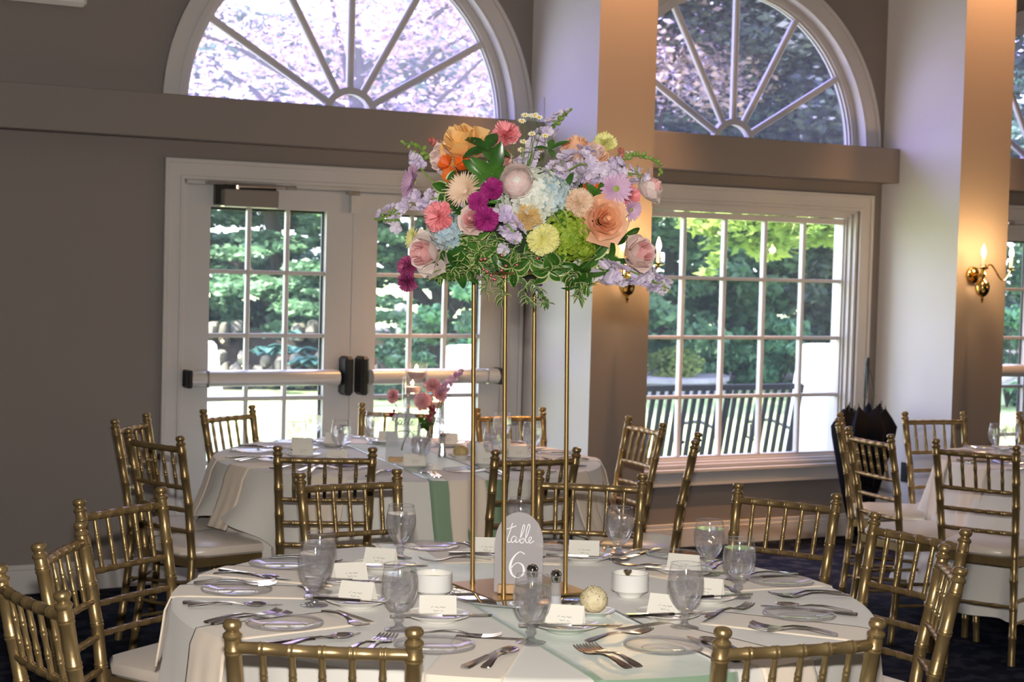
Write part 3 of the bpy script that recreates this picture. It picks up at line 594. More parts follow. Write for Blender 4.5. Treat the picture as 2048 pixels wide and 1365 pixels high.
bush('feathery green shrub at the right edge of the right door leaf', 935, 21.5, GZ, (.55, .5, .8), 4500, .06, L_bush, 302)
bush('rounded grey green bush right of centre in the big window', 1560, 26.3, GZ, (.66, .6, .66), 5200, .06, L_bush, 303)
bush('dense low bush in the middle of the big window', 1500, 27, GZ, (.6, .5, .55), 4200, .05, L_bush, 304)
bush('small leafy clump by the pale post in the big window', 1345, 25.4, .02, (.36, .3, .18), 1300, .05, L_lime, 305)
bush('low green clump on the round patio wall', 1418, 26.6, .06, (.38, .3, .2), 1500, .05, L_bush, 306)
bush('green shrub at the far right beside the pier', 2018, 24, GZ, (.9, .6, .9), 3500, .06, L_bush, 307)
bush('low evergreen under the left side of the hemlock', 440, 26.5, .1, (1.0, .6, .5), 9000, .06, L_ever, 308)
bush('low evergreen under the right side of the hemlock', 615, 26.5, .1, (.7, .6, .45), 6000, .06, L_ever, 309)
bush('dark yew sprig in front of the pale gap left of the hemlock trunk', 505, 27.6, .15, (.75, .5, .42), 6000, .06, L_dark, 310)
bush('dark shrub at the left edge of the left door panes', 425, 28, .2, (.6, .5, .5), 5000, .06, L_dark, 311)
# pale posts
for i, (px, Y, z0, z1, r0, lab) in enumerate(((1352, 26.2, .05, 1.0, .075, 'pale stone post among the shrubs in the big window'), (800, 24.5, .05, 1.05, .07, 'pale stone post behind the right door leaf'))):
    b = g(px, Y, z0); mb = MB(); mb.lathe([(r0 * 1.5, 0), (r0 * 1.5, .06), (r0, .09), (r0 * .9, z1 - z0 - .15), (r0 * 1.3, z1 - z0 - .1), (r0 * 1.3, z1 - z0 - .03), (.001, z1 - z0)], 14); o = mb.build('garden_post', mat('pale_stone', (.62, .6, .55), .8, noise=(6, (.5, .48, .44)))); o.location = b; tag(o, lab, 'post', 'pale garden posts')
# round patio wall
b = g(1290, 24.6, GZ); mb = MB(); mb.lathe([(1.42, 0), (1.42, .15), (1.46, .16), (1.46, .22), (.001, .222)], 48); o = mb.build('round_patio', M_conc); o.location = b + Vector((-.1, 1.3, 0)); o['kind'] = 'structure'; o['label'] = 'round raised stone patio in the big window'
mb = MB(); mb.box(6.5, 8.6, 12.6, 13.2, GZ, GZ + .012); wallobj('stone_path', mb, M_conc, label='pale path in front of the patio')
# white covered cocktail tables
def cocktail(label, px, Y):
    b = g(px, Y); t = thing('cocktail_table', label, 'table', tuple(b), 0, 'white covered cocktail tables on the lawn'); mb = MB(); H = CAM_H - .54 - b.z if False else 1.22
    prof = [(.40, 0), (.36, .06), (.24, .30), (.20, .50), (.22, .70), (.30, .92), (.345, 1.08), (.36, 1.17), (.352, 1.20), (.33, 1.215), (.001, 1.22)]
    n = 32; vs = []; fs = []
    for r_, z in prof:
        for i in range(n):
            a = 2 * PI * i / n; q = r_ * (1 + .05 * math.cos(4 * a) * max(0, 1 - z / .8)); vs.append((q * math.cos(a), q * math.sin(a), z))
    for k in range(len(prof) - 1):
        for i in range(n): fs.append((k * n + i, k * n + (i + 1) % n, (k + 1) * n + (i + 1) % n, (k + 1) * n + i))
    mb.add(vs, fs); mb.build('stretch_cover', M_white, t)
    mb = MB(); mb.lathe([(.37, -.0), (.37, .02), (.03, .04), (.03, .3)], 20); mb.build('foot', M_iron, t)
def cocktail2(label, px, Y, r0, r1, top):
    b = g(px, Y); t = thing('cocktail_table', label, 'table', tuple(b), 0, 'white covered cocktail tables on the lawn'); mb = MB(); n = 48; vs = []; fs = []; K = 10
    for k in range(K + 1):
        u = k / K; z = (top - b.z) * (1 - u) if k < K else .02; rr = r0 + (r1 - r0) * u ** .8
        for i in range(n): a = 2 * PI * i / n; q = rr * (1 + .05 * u * math.cos(9 * a)); vs.append((q * math.cos(a), q * math.sin(a), z - (.02 if k == 0 else 0)))
    for k in range(K):
        for i in range(n): fs.append((k * n + i, (k + 1) * n + i, (k + 1) * n + (i + 1) % n, k * n + (i + 1) % n))
    vs += [(x * .95, y * .95, z + .02) for x, y, z in vs[:n]]; m0 = len(vs) - n
    for i in range(n): fs.append((i, (i + 1) % n, m0 + (i + 1) % n, m0 + i))
    fs.append(tuple(range(m0, m0 + n))); mb.add(vs, fs); mb.build('draped_cover', M_white, t)
    mb = MB(); mb.lathe([(.25, 0), (.25, .02), (.03, .04), (.03, .9)], 16); mb.build('foot', M_iron, t)
cocktail2('white covered cocktail table at the left edge of the left door panes', 316, 11.3, .375, .50, 1.065)
cocktail2('white covered cocktail table behind the right door leaf', 998, 12.0, .375, .50, 1.05)
cocktail2('white covered cocktail table filling the right panes of the big window', 1712, 12.6, .40, .53, 1.10)
# a curved white outdoor chair back at the far right
p = at(2030, 775, 13.0); t = thing('white_outdoor_chair', 'white curved outdoor chair back glimpsed at the far right', 'chair', (p.x, p.y, GZ), .4); mb = MB()
mb.tube([(-.22, 0, .45), (-.21, 0, .8), (-.14, 0, .99), (0, 0, 1.04), (.14, 0, .99), (.21, 0, .8), (.22, 0, .45)], .035, 10); mb.build('backrest', M_white, t)
mb = MB(); mb.bevbox(-.23, .23, -.42, .03, .42, .46, .01); mb.build('seat', M_white, t)
for x_, y_ in ((-.2, 0), (.2, 0), (-.2, -.4), (.2, -.4)): mb = MB(); mb.tube([(x_, y_, 0), (x_, y_, .43)], .02, 8); mb.build('leg', M_white, t)
# slatted bench with its back to the window
s_r, yb = 7.62, 1.05
root = thing('garden_bench', 'dark slatted garden bench with its back to the big window', 'bench', tuple(wallpt(0, 0, 0)), 0); root.matrix_world = WM
L0, L1 = 5.75, s_r
bz0, bz1 = .30, .865
mb = MB(); mb.bevbox(L0, L1, yb - .14, yb - .11, bz1 - .03, bz1 + .01, .006); mb.build('top_rail', M_iron, root, False)
mb = MB(); mb.bevbox(L0, L1, yb - .02, yb + .01, bz0 - .03, bz0, .005); mb.build('bottom_rail', M_iron, root, False)
nsl = int((L1 - L0) / .066)
for i in range(nsl + 1):
    x_ = L0 + .012 + i * (L1 - L0 - .03) / nsl; mb = MB(); w = .0165
    mb.add([(x_ - w, yb - .005, bz0), (x_ + w, yb - .005, bz0), (x_ + w, yb + .006, bz0), (x_ - w, yb + .006, bz0), (x_ - w, yb - .125, bz1), (x_ + w, yb - .125, bz1), (x_ + w, yb - .114, bz1), (x_ - w, yb - .114, bz1)], [(0, 1, 2, 3), (4, 5, 6, 7), (0, 1, 5, 4), (1, 2, 6, 5), (2, 3, 7, 6), (3, 0, 4, 7)]); mb.build('slat', M_iron, root, False)
for x_ in (L0, L1 - .6, L1):
    mb = MB(); mb.tube([(x_, yb - .13, bz1), (x_, yb, bz0), (x_, yb + .02, GZ)], .016, 8); mb.tube([(x_, yb + .42, .27), (x_, yb + .44, GZ)], .016, 8)
    mb.tube([(x_, yb - .07, .55), (x_, yb + .2, .60), (x_, yb + .45, .56), (x_, yb + .46, .46), (x_, yb + .38, .44)], .013, 8); mb.tube([(x_, yb + .40, .55), (x_, yb + .42, .27)], .013, 8); mb.build('side_frame', M_iron, root)
for i in range(7):
    mb = MB(); y_ = yb + .02 + i * .06; mb.bevbox(L0, L1, y_, y_ + .045, .262, .275, .003); mb.build('seat_slat', M_iron, root, False)
# ------------------------------------------------------------------ gold bamboo-turned chairs
M_gold = mat('gold_lacquer', (0.345, 0.245, 0.115), 0.33, 0.70, noise=(14, (0.29, 0.20, 0.088)), bump=(60, 0.05))
M_cush = mat('ivory_cushion', (0.72, 0.62, 0.53), 0.30, sheen=.2)
T6, T7, T8 = Vector((.046, 4.432, 0)), Vector((-.439, 7.60, 0)), Vector((2.86, 8.12, 0))
TZ = 0.765
def bamboo(mb, pts, r, rings, n=12, h=.0028, fin=None):
    """turned rod along pts with double bead rings at the given fractions"""
    pts = [Vector(p) for p in pts]; L = [0]
    for a, b in zip(pts, pts[1:]): L.append(L[-1] + (b - a).length)
    T = L[-1]; st = {0.0: r * .96, 1.0: r * .96}
    for f in rings:
        for d, q in ((-.0085, 1.0), (-.0065, 1.09), (-.003, 1.11), (-.001, .99), (.001, .99), (.003, 1.11), (.0065, 1.09), (.0085, 1.0)):
            t = f + d / T
            if 0 < t < 1: st[t] = r * q
        for d in (-.5, .5):
            pass
    keys = sorted(set(rings) | {0.0, 1.0})
    for a, b in zip(keys, keys[1:]):
        m_ = (a + b) / 2
        if (b - a) * T > .05: st[m_] = r * (.97 if r > .009 else .88)
    ts = sorted(st); P = []
    for t in ts:
        d = t * T; k = 0
        while k < len(L) - 2 and d > L[k + 1]: k += 1
        u = (d - L[k]) / max(1e-9, L[k + 1] - L[k]); P.append(pts[k].lerp(pts[k + 1], u))
    mb.tube(P, [st[t] for t in ts], n)
def make_chair():
    t = thing('banquet_chair', '', 'chair')
    # the side posts run from the floor to the ball finial
    def post(s):
        return [(s * .178, .232, 0), (s * .168, .205, .22), (s * .158, .188, .44), (s * .166, .215, .66), (s * .1745, .262, .895)]
    for s in (-1, 1):
        mb = MB(); P = post(s); P2 = []
        for k in range(4):
            for u in range(4): P2.append(Vector(P[k]).lerp(Vector(P[k + 1]), u / 4))
        P2.append(Vector(P[4])); bamboo(mb, P2, .0163, [.13, .26, .39, .5, .62, .74, .855, .965], 14)
        top = Vector(P[4]); M = Matrix.Translation(top) @ Matrix.Rotation(-.16, 4, 'X')
        mb.lathe([(.0162, -.006), (.0185, -.003), (.0188, .002), (.0165, .005), (.0125, .0085), (.0122, .011), (.0155, .014), (.0182, .0195), (.0182, .025), (.0150, .0300), (.007, .0325), (.0001, .033)], 16, M=M); mb.build('leg', M_gold, t)
    for s in (-1, 1):
        mb = MB(); bamboo(mb, [(s * .195, -.20, 0), (s * .19, -.19, .22), (s * .187, -.185, .432)], .0150, [.2, .45, .7, .93], 14); mb.lathe([(.016, .425), (.018, .43), (.014, .437)], 12, c=(s * .187, -.185, 0)); mb.build('leg', M_gold, t)
    def bk(z):                             # half width and depth of the back at height z
        if z > .66: u = (z - .66) / .235; return .166 + u * .0085, .215 + u * .047
        u = (z - .44) / .22; return .158 + u * .008, .188 + u * .027
    def rail(z, r, n=5, bow=.012):
        w, y = bk(z); mb = MB(); P = [(-w + 2 * w * i / 12, y + bow * math.sin(PI * i / 12), z) for i in range(13)]; bamboo(mb, P, r, [(i + 1) / (n + 1) for i in range(n)], 12); return mb
    rail(.872, .0125).build('top_rail', M_gold, t)
    for z in (.722, .632, .548): rail(z, .0095, bow=.010).build('back_rail', M_gold, t)
    for i in range(5):
        f = (i + 1) / 6; w1, y1 = bk(.872); w0, y0 = bk(.722); b1 = .012 * math.sin(PI * f); a = (-w0 + 2 * w0 * f, y0 + b1 * .8, .722); b_ = (-w1 + 2 * w1 * f, y1 + b1, .872)
        mb = MB(); bamboo(mb, [a, Vector(a).lerp(Vector(b_), .5), b_], .0072, [.30, .64], 10); mb.build('spindle', M_gold, t)
    # seat frame with rounded front, padded cushion
    def outline(e, n=8):
        pts = [(-.168 - e, .20 + e)]; pts += [(.168 + e, .20 + e)]
        pts += [(.205 + e, -.17), (.195 + e, -.205 - e * .5), (.165, -.225 - e), (-.165, -.225 - e), (-.195 - e, -.205 - e * .5), (-.205 - e, -.17)]
        return pts[::-1]
    mb = MB(); mb.prism(outline(0), .408, .442); mb.build('seat_frame', M_gold, t, False)
    mb = MB(); vs = []; base = outline(0); n = len(base); P = []
    def cush(sc, z): return [Vector((x * sc, (y + .012) * sc - .012, z)) for x, y in base]
    rings = [cush(.97, .4425), cush(1.03, .452), cush(1.035, .466), cush(1.0, .480), cush(.9, .488), cush(.5, .494)]
    sm = []
    for R_ in rings:                        # corner rounding: subdivide and smooth once
        Q = []
        for i in range(n): a, b_ = R_[i], R_[(i + 1) % n]; Q += [a.lerp(b_, .2), a.lerp(b_, .5), a.lerp(b_, .8)]
        sm.append(Q)
    N = len(sm[0]); vs = [p for R_ in sm for p in R_] + [Vector((0, 0, .495))]; fs = [(k * N + i, k * N + (i + 1) % N, (k + 1) * N + (i + 1) % N, (k + 1) * N + i) for k in range(len(sm) - 1) for i in range(N)] + [((len(sm) - 1) * N + i, (len(sm) - 1) * N + (i + 1) % N, len(vs) - 1) for i in range(N)]
    mb.add(vs, fs); mb.build('cushion', M_cush, t)
    for z, y0_, in ((.16, 0), (.255, 0)):
        for s in (-1, 1): mb = MB(); bamboo(mb, [(s * .19, -.19, z), (s * .171, .208, z + .01)], .008, [.25, .5, .75], 8); mb.build('stretcher', M_gold, t)
    for z in (.20, .30): mb = MB(); bamboo(mb, [(-.19, -.19, z), (.19, -.19, z)], .008, [.25, .5, .75], 8); mb.build('stretcher', M_gold, t)
    mb = MB(); bamboo(mb, [(-.168, .205, .24), (.168, .205, .24)], .008, [.25, .5, .75], 8); mb.build('stretcher', M_gold, t)
    return t
chair0 = make_chair(); CH = snap(chair0); first = [True]
def chair(mx, my, line, centre, label, group):
    """mx,my: middle of the top of the back; line: direction of the back"""
    a = math.radians(line); u = Vector((math.cos(a), math.sin(a), 0)); out = Vector((-u.y, u.x, 0))
    if out.dot(Vector((mx, my, 0)) - centre) < 0: out = -out
    rz = math.atan2(out.y, out.x) - PI / 2; loc = Vector((mx, my, 0)) - out * .264
    if first[0]:
        first[0] = False; chair0.location = loc; chair0.rotation_euler = (0, 0, rz); chair0['label'] = label; chair0['group'] = group; return chair0
    return dup(CH, loc, rz, label, group)
G6, G7, G8 = 'gold bamboo chairs round table six', 'gold bamboo chairs round table seven', 'gold bamboo chairs at the right-hand table'
for mx, my, ln, lb in ((-.343, 3.275, -4.8, 'gold bamboo chair nearest the camera, left of centre with its back to us'), (.583, 3.40, 21.5, 'gold bamboo chair at the near right, its back rising to the right'),
    (-1.005, 3.665, -53, 'gold bamboo chair cut off by the lower left corner'), (-1.10, 4.28, 88, 'gold bamboo chair second in from the lower left corner, seen nearly side on'),
    (-1.115, 5.015, 61.4, 'gold bamboo chair at the left, open back facing us, third in'), (-.521, 5.70, 31, 'gold bamboo chair on the far side of table six, left of the tall stand'),
    (.277, 5.85, -8, 'gold bamboo chair on the far side of table six, behind the right poles'), (.889, 5.547, -36, 'gold bamboo chair at the back right of table six in front of the carpet'),
    (1.159, 4.889, -57.7, 'gold bamboo chair at the right side of table six, open back turned to us'), (1.10, 4.285, -98, 'gold bamboo chair at the right of table six seen exactly edge on')):
    chair(mx, my, ln, T6, lb, G6)
for mx, my, ln, lb in ((-1.62, 7.44, 80, 'gold bamboo chair by the left wall, furthest left of table seven'), (-1.385, 6.78, -44, 'gold bamboo chair left of table seven with its glossy seat pulled out'),
    (-1.30, 8.03, 60, 'gold bamboo chair silhouetted against the bright left door panes'), (-.55, 8.45, -9, 'gold bamboo chair behind table seven below the door latches'),
    (-.0, 8.42, 25, 'gold bamboo chair behind table seven by the pale pier'), (-.68, 6.435, 5.4, 'gold bamboo chair on the near side of table seven, left'),
    (.103, 6.556, 28, 'gold bamboo chair on the near side of table seven, behind the stand poles'), (.62, 7.97, -68, 'gold bamboo chair right of table seven under the pier, side on'),
    (.776, 7.223, -98, 'gold bamboo chair right of table seven, only its leaning post showing')):
    chair(mx, my, ln, T7, lb, G7)
for mx, my, ln, lb in ((1.61, 8.50, 78, 'gold bamboo chair edge on beside the umbrella'), (1.596, 7.714, -70, 'gold bamboo chair in front of the umbrella with a white seat'),
    (2.165, 8.879, 20, 'gold bamboo chair standing against the white pier side'), (1.953, 7.285, -36, 'gold bamboo chair at the near side of the right-hand table'),
    (2.81, 9.09, 17, 'gold bamboo chair cut off by the right edge of the picture')):
    chair(mx, my, ln, T8, lb, G8)

# ------------------------------------------------------------------ tables, cloths, runners
M_cloth = mat('white_linen', (0.74, 0.71, 0.66), 0.85, sheen=.3, bump=(220, .03))
M_wood = mat('table_plywood', (0.35, 0.24, 0.14), 0.6, noise=(5, (.3, .2, .11)))
M_sage = mat('sage_satin', (0.22, 0.325, 0.215), 0.30, sheen=.6, bump=(9, .25))
M_nap = mat('ivory_napkin', (0.80, 0.68, 0.56), 0.8, sheen=.3, bump=(260, .03))
def cloth_mesh(mb, R, z, drop, seed, waves=17, amp=.028, flare=.06, hem_wave=0.0):
    r = random.Random(seed); ph = r.uniform(0, 6); n = 220; prof = []; vs = []; fs = []
    ww = [(waves, 1.0, ph), (waves * 2 + 1, .35, r.uniform(0, 6)), (7, .7, r.uniform(0, 6))]
    ks = [(0, 0)] ; K = 16
    rings = [(R * .3, 0, 0), (R * .7, 0, 0), (R - .02, 0, 0), (R - .006, -.0015, 0), (R, -.007, 0)] + [(R + flare * (k / K) ** 1.3, -.012 - (drop - .012) * k / K, (k / K) ** .8) for k in range(1, K + 1)]
    for rr, dz, am in rings:
        for i in range(n):
            a = 2 * PI * i / n; w = sum(c * math.sin(f * a + p + .3 * math.sin(3 * a)) for f, c, p in ww)
            q = rr + amp * am * w; vs.append((q * math.cos(a), q * math.sin(a), z + dz + hem_wave * am * am * math.sin(2 * a + ph)))
    m_ = len(rings)
    for k in range(m_ - 1):
        for i in range(n): fs.append((k * n + i, (k + 1) * n + i, (k + 1) * n + (i + 1) % n, k * n + (i + 1) % n))
    c0 = len(vs); vs.append((0, 0, z)); fs += [(c0, i, (i + 1) % n) for i in range(n)]; mb.add(vs, fs)
def round_table(T, R, num, over=None):
    t = thing('round_table', 'round folding table hidden under the cloth of table ' + num, 'table', (T.x, T.y, 0), 0, 'round banquet tables')
    mb = MB(); mb.lathe([(R - .012, .733), (R - .006, .738), (R - .006, .752), (R - .012, .757)], 60); mb.build('tabletop', M_wood, t)
    for i in range(4):
        a = PI / 4 + i * PI / 2; mb = MB(); mb.tube([(.5 * math.cos(a), .5 * math.sin(a), .735), (.52 * math.cos(a), .52 * math.sin(a), 0)], .015, 8); mb.build('leg', M_steel, t)
    return t
R6, R7, R8 = .884, .835, .84
round_table(T6, R6, 'six'); round_table(T7, R7, 'seven'); round_table(T8, R8, 'at the right')
def cloth(T, R, label, drop, seed, **kw):
    mb = MB(); cloth_mesh(mb, R, TZ, drop, seed, **kw); o = mb.build('tablecloth', M_cloth); o.location = (T.x, T.y, 0); tag(o, label, 'tablecloth', 'white floor-length tablecloths'); sol = None; return o
cloth(T6, R6, 'white linen cloth draped over table six in the foreground', .72, 3, flare=.085)
cloth(T7, R7, 'white linen cloth draped over table seven behind', .70, 5, flare=.05)
cloth(T8, R8, 'white linen cloth on the table at the right edge', .62, 9, flare=.14, amp=.035)
def overcloth(T, R, label, drop, seed):
    """square topper: hangs longer at its corners"""
    mb = MB(); n = 200; vs = []; fs = []; K = 8; r = random.Random(seed); a0 = r.uniform(0, 1.5)
    for k in range(K + 1):
        u = k / K
        for i in range(n):
            a = 2 * PI * i / n; sq = .5 + .5 * math.cos(4 * (a - a0)); d = drop * (.55 + .45 * sq) * u
            q = R + .006 + .10 * u * u + .022 * u * math.sin(19 * a + seed) ; vs.append((q * math.cos(a), q * math.sin(a), TZ + .001 - .006 - d))
    for k in range(K):
        for i in range(n): fs.append((k * n + i, (k + 1) * n + i, (k + 1) * n + (i + 1) % n, k * n + (i + 1) % n))
    mb.add([(R * .99 * math.cos(2 * PI * i / n), R * .99 * math.sin(2 * PI * i / n), TZ + .0015) for i in range(n)], []); o = len(vs)
    vs += [(R * .985 * math.cos(2 * PI * i / n), R * .985 * math.sin(2 * PI * i / n), TZ + .0018) for i in range(n)] + [(0, 0, TZ + .0018)]
    mb = MB(); fs += [(o + i, i, (i + 1) % n, o + (i + 1) % n) for i in range(n)] + [(o + n, o + i, o + (i + 1) % n) for i in range(n)]; mb.add(vs, fs)
    ob = mb.build('overlay_cloth', M_cloth); ob.location = (T.x, T.y, 0); return tag(ob, label, 'tablecloth', 'square overlay cloths')
overcloth(T7, R7, 'square white overlay hanging in points over the cloth of table seven', .36, 2)
TOP7 = TZ + .002
def strip_over(T, R, d, w, off, z, drop0, drop1, seed, name, m_, r_in=None, thick=.0025, wob=.004, hang=lambda d: .013 + .085 * (d / .72) ** 1.3 + .03 * (d / .72)):
    """cloth strip lying on the table along direction d (through the centre, or from r_in outwards) and hanging over the edge"""
    d = Vector((d[0], d[1], 0)).normalized(); s = Vector((d.y, -d.x, 0)); nx = 15; mb = MB(); r = random.Random(seed); ph = r.uniform(0, 6)
    cols = []
    for j in range(nx):
        v = off - w / 2 + w * j / (nx - 1); e = math.sqrt(max(0, (R + .004) ** 2 - v * v)); P = []
        us = []
        if r_in is None: us += [('h0', k / 6) for k in range(6, 0, -1)] + [('t', -1 + 2 * k / 24) for k in range(25)]
        else: us += [('t', (r_in / e) + (1 - r_in / e) * k / 10) for k in range(11)]
        us += [('h1', k / 6) for k in range(1, 7)]
        for kind, u in us:
            if kind == 't':
                x = e * u; zz = z + thick + (0 if abs(u) < .985 else -.003)
            else:
                sg = -1 if kind == 'h0' else 1; dr = drop0 if kind == 'h0' else drop1
                x = sg * (e + hang(dr * u) + wob * u * math.sin(j * 1.1 + ph)); zz = z - .006 - dr * u
            P.append(d * x + s * v + Vector((0, 0, zz)))
        cols.append(P)
    mb.grid(cols); o = mb.build(name, m_); o.location = (T.x, T.y, 0); md = o.modifiers.new('thickness', 'SOLIDIFY'); md.thickness = .0012; md.offset = 1; return o
RD = (.34, -.94)
tag(strip_over(T6, R6, RD, .33, 0, TZ, .22, .30, 1, 'table_runner', M_sage), 'sage green satin runner crossing table six and hanging at the front', 'table runner', 'sage satin runners')
H7 = lambda d: .020 + .115 * min(1, d / .30) ** 1.6
tag(strip_over(T7, R7, RD, .32, .0, TOP7, .2, .46, 2, 'table_runner', M_sage, hang=H7), 'sage green satin runner crossing table seven', 'table runner', 'sage satin runners')
# ------------------------------------------------------------------ tableware
M_silver = mat('polished_flatware', (0.62, 0.58, 0.56), 0.16, 1.0)
M_china = mat('white_china', (0.87, 0.86, 0.83), 0.12, coat=.5)
M_card = mat('cream_card', (0.82, 0.78, 0.70), 0.85)
M_ink = mat('grey_ink', (0.30, 0.29, 0.28), 0.8)
M_glass = glassy('clear_glass', (0.985, 0.985, 0.99), 1.4, 0.02, boost=.01, haze=.02, through=.5)
M_bowl = glassy('chilled_goblet_glass', (0.985, 0.985, 0.99), 1.38, 0.05, haze=.045, haze_col=(.97, .96, 1.0), boost=.035, through=.5)
M_water = glassy('ice_water', (0.98, 0.98, 0.99), 1.2, 0.04, haze=.075, haze_col=(.97, .96, 1.0), boost=.01, through=.5, refr=.25)
M_stemg = glassy('thick_glass_foot', (0.97, 0.97, 0.98), 1.5, 0.03, haze=.08, haze_col=(.9, .9, .95), boost=.10, through=.5, refr=.18, ior_r=1.5)
M_plateg = glassy('clear_plate_glass', (0.985, 0.98, 0.985), 1.45, 0.04, haze=.03, boost=.01, through=.5)
M_rim = glassy('plate_rim_glass', (0.93, 0.93, 0.95), 1.5, 0.06, haze=.12, haze_col=(.9, .9, .96), boost=.10, through=.5)
M_chrome = mat('chrome', (0.7, 0.68, 0.68), 0.08, 1.0)

def make_goblet():
    t = thing('water_goblet', '', 'glass'); n = 28
    mb = MB(); mb.lathe([(.0002, .002), (.034, .0), (.0345, .0025), (.026, .005), (.012, .009), (.0085, .014), (.0075, .022), (.012, .027), (.0125, .031), (.008, .036), (.010, .042)], n); mb.build('foot', M_stemg, t)
    mb = MB(); mb.lathe([(.010, .042), (.018, .050), (.030, .066), (.038, .083), (.0425, .102), (.0432, .118), (.0415, .136), (.0385, .152), (.037, .160), (.0365, .164)], n, closed=False)
    b_ = mb.build('bowl', M_bowl, t)
    mb = MB(); R_ = [(.0365, .1635), (.0375, .165), (.0365, .1665), (.0355, .165), (.0365, .1635)]; mb.lathe(R_, n, closed=False); mb.build('rim', M_rim, b_)
    mb = MB(); mb.lathe([(.0002, .047), (.017, .051), (.029, .067), (.0368, .083), (.0412, .102), (.0418, .118), (.0402, .134), (.0392, .140), (.0001, .140)], n); w = mb.build('water', M_water, t)
    mb = MB(); r = random.Random(3)
    for k in range(9):
        M = Matrix.Translation((r.uniform(-.02, .02), r.uniform(-.02, .02), r.uniform(.098, .133))) @ Euler((r.uniform(0, 3), r.uniform(0, 3), 0)).to_matrix().to_4x4(); mb.bevbox(-.010, .010, -.010, .010, -.008, .008, .003, M)
    mb.build('ice', M_bowl, t)
    for c in kids(t):
        c.data.transform(Matrix.Diagonal((1, 1, .93, 1)))
        for q in kids(c): q.data.transform(Matrix.Diagonal((1, 1, .93, 1)))
    return t
def strip_solid(mb, st, th=.0022):
    """st: list of (x, half width, z) along the piece"""
    vs = []; fs = []
    for x, w, z in st: vs += [(x, -w, z), (x, w, z), (x, w * .8, z + th), (x, -w * .8, z + th)]
    for k in range(len(st) - 1):
        for i in range(4): fs.append((k * 4 + i, k * 4 + (i + 1) % 4, (k + 1) * 4 + (i + 1) % 4, (k + 1) * 4 + i))
    fs += [(3, 2, 1, 0), tuple(len(vs) - 4 + i for i in range(4))]; mb.add(vs, fs)
HANDLE = [(-.100, .004, .002), (-.098, .0085, .0025), (-.085, .0095, .004), (-.06, .0065, .007), (-.03, .0038, .010), (0, .003, .0095), (.018, .0035, .006)]
def make_fork():
    t = thing('dinner_fork', '', 'fork'); mb = MB(); strip_solid(mb, HANDLE + [(.03, .006, .0035), (.042, .0115, .002), (.055, .0125, .002)]); mb.build('handle', M_silver, t)
    mb = MB()
    for k in range(4):
        y = -.0098 + k * .00653; s = MB(); strip_solid(s, [(.054, .0021, .002), (.07, .0018, .0028), (.085, .0015, .005), (.097, .0008, .0085)], .002); mb.add([(x, yy + y, z) for x, yy, z in s.v], s.f)
    mb.build('tines', M_silver, t); return t
def make_knife():
    t = thing('table_knife', '', 'knife'); mb = MB(); strip_solid(mb, [(-.115, .004, .001), (-.113, .009, .001), (-.10, .0095, .001), (-.06, .0065, .001), (-.01, .0055, .001), (0, .006, .001)], .005); mb.build('handle', M_silver, t)
    mb = MB(); vs = []; P = [(0, -.005, .005), (.02, -.006, .008), (.07, -.006, .0095), (.10, -.005, .008), (.112, .001, .003), (.114, .003, .0035)]
    for x, a, b_ in P: vs += [(x, a, .002), (x, b_, .002), (x, b_, .0035), (x, a, .0042)]
    mb.add(vs, [(k * 4 + i, k * 4 + (i + 1) % 4, (k + 1) * 4 + (i + 1) % 4, (k + 1) * 4 + i) for k in range(5) for i in range(4)] + [(0, 1, 2, 3)]); mb.build('blade', M_silver, t, label='flat steel blade'); return t
def make_spoon():
    t = thing('table_spoon', '', 'spoon'); mb = MB(); strip_solid(mb, HANDLE + [(.03, .004, .004)]); mb.build('handle', M_silver, t)
    mb = MB(); P = []
    for i in range(9):
        u = i / 8; x = .026 + .056 * u; w = .0185 * math.sin(PI * min(1, max(0, .04 + u * .93))) ** .6; row = []
        for j in range(9):
            v = -1 + j / 4; dz = -.006 * (1 - v * v) * math.sin(PI * u); row.append(Vector((x, w * v, .0075 + dz)))
        P.append(row)
    mb.grid(P); o = mb.build('bowl', M_silver, t); md = o.modifiers.new('t', 'SOLIDIFY'); md.thickness = .0012; return t
def make_glass_plate():
    t = thing('glass_plate', '', 'plate'); n = 40
    mb = MB(); mb.lathe([(.0002, .004), (.05, .004), (.058, .006), (.080, .0115), (.085, .013)], n, closed=False); mb.build('dish', M_plateg, t)
    mb = MB(); mb.lathe([(.084, .010), (.0885, .0115), (.0892, .0135), (.0875, .015), (.084, .0135), (.084, .010)], n, closed=False); mb.lathe([(.046, .0042), (.0475, .0055), (.049, .0042)], n, closed=False); mb.build('rim', M_rim, t); return t
def make_bread_plate():
    t = thing('bread_plate', '', 'plate'); mb = MB(); mb.lathe([(.0002, .004), (.043, .004), (.048, .0055), (.072, .0145), (.078, .0165), (.0795, .018), (.078, .0172), (.070, .0128), (.047, .0045), (.043, .0), (.036, .0), (.036, .002), (.0002, .002)][::-1], 36, closed=False); mb.build('dish', M_china, t)
    mb = MB(); mb.lathe([(.0785, .0168), (.0800, .0175), (.0790, .0185), (.0775, .0178), (.0785, .0168)], 36, closed=False); mb.build('rim', M_china, t); return t
def squiggle(mb, x0, x1, y, h, n, z, w=.0006, seed=0):
    r = random.Random(seed); P = [(x0 + (x1 - x0) * i / n, y + h * r.uniform(-.5, .5)) for i in range(n + 1)]
    for a, b_ in zip(P, P[1:]):
        if r.random() < .12: continue
        d = Vector((b_[0] - a[0], b_[1] - a[1])).normalized() * w; mb.add([(a[0] - d.y, a[1] + d.x, z), (a[0] + d.y, a[1] - d.x, z), (b_[0] + d.y, b_[1] - d.x, z), (b_[0] - d.y, b_[1] + d.x, z)], [(0, 1, 2, 3)])
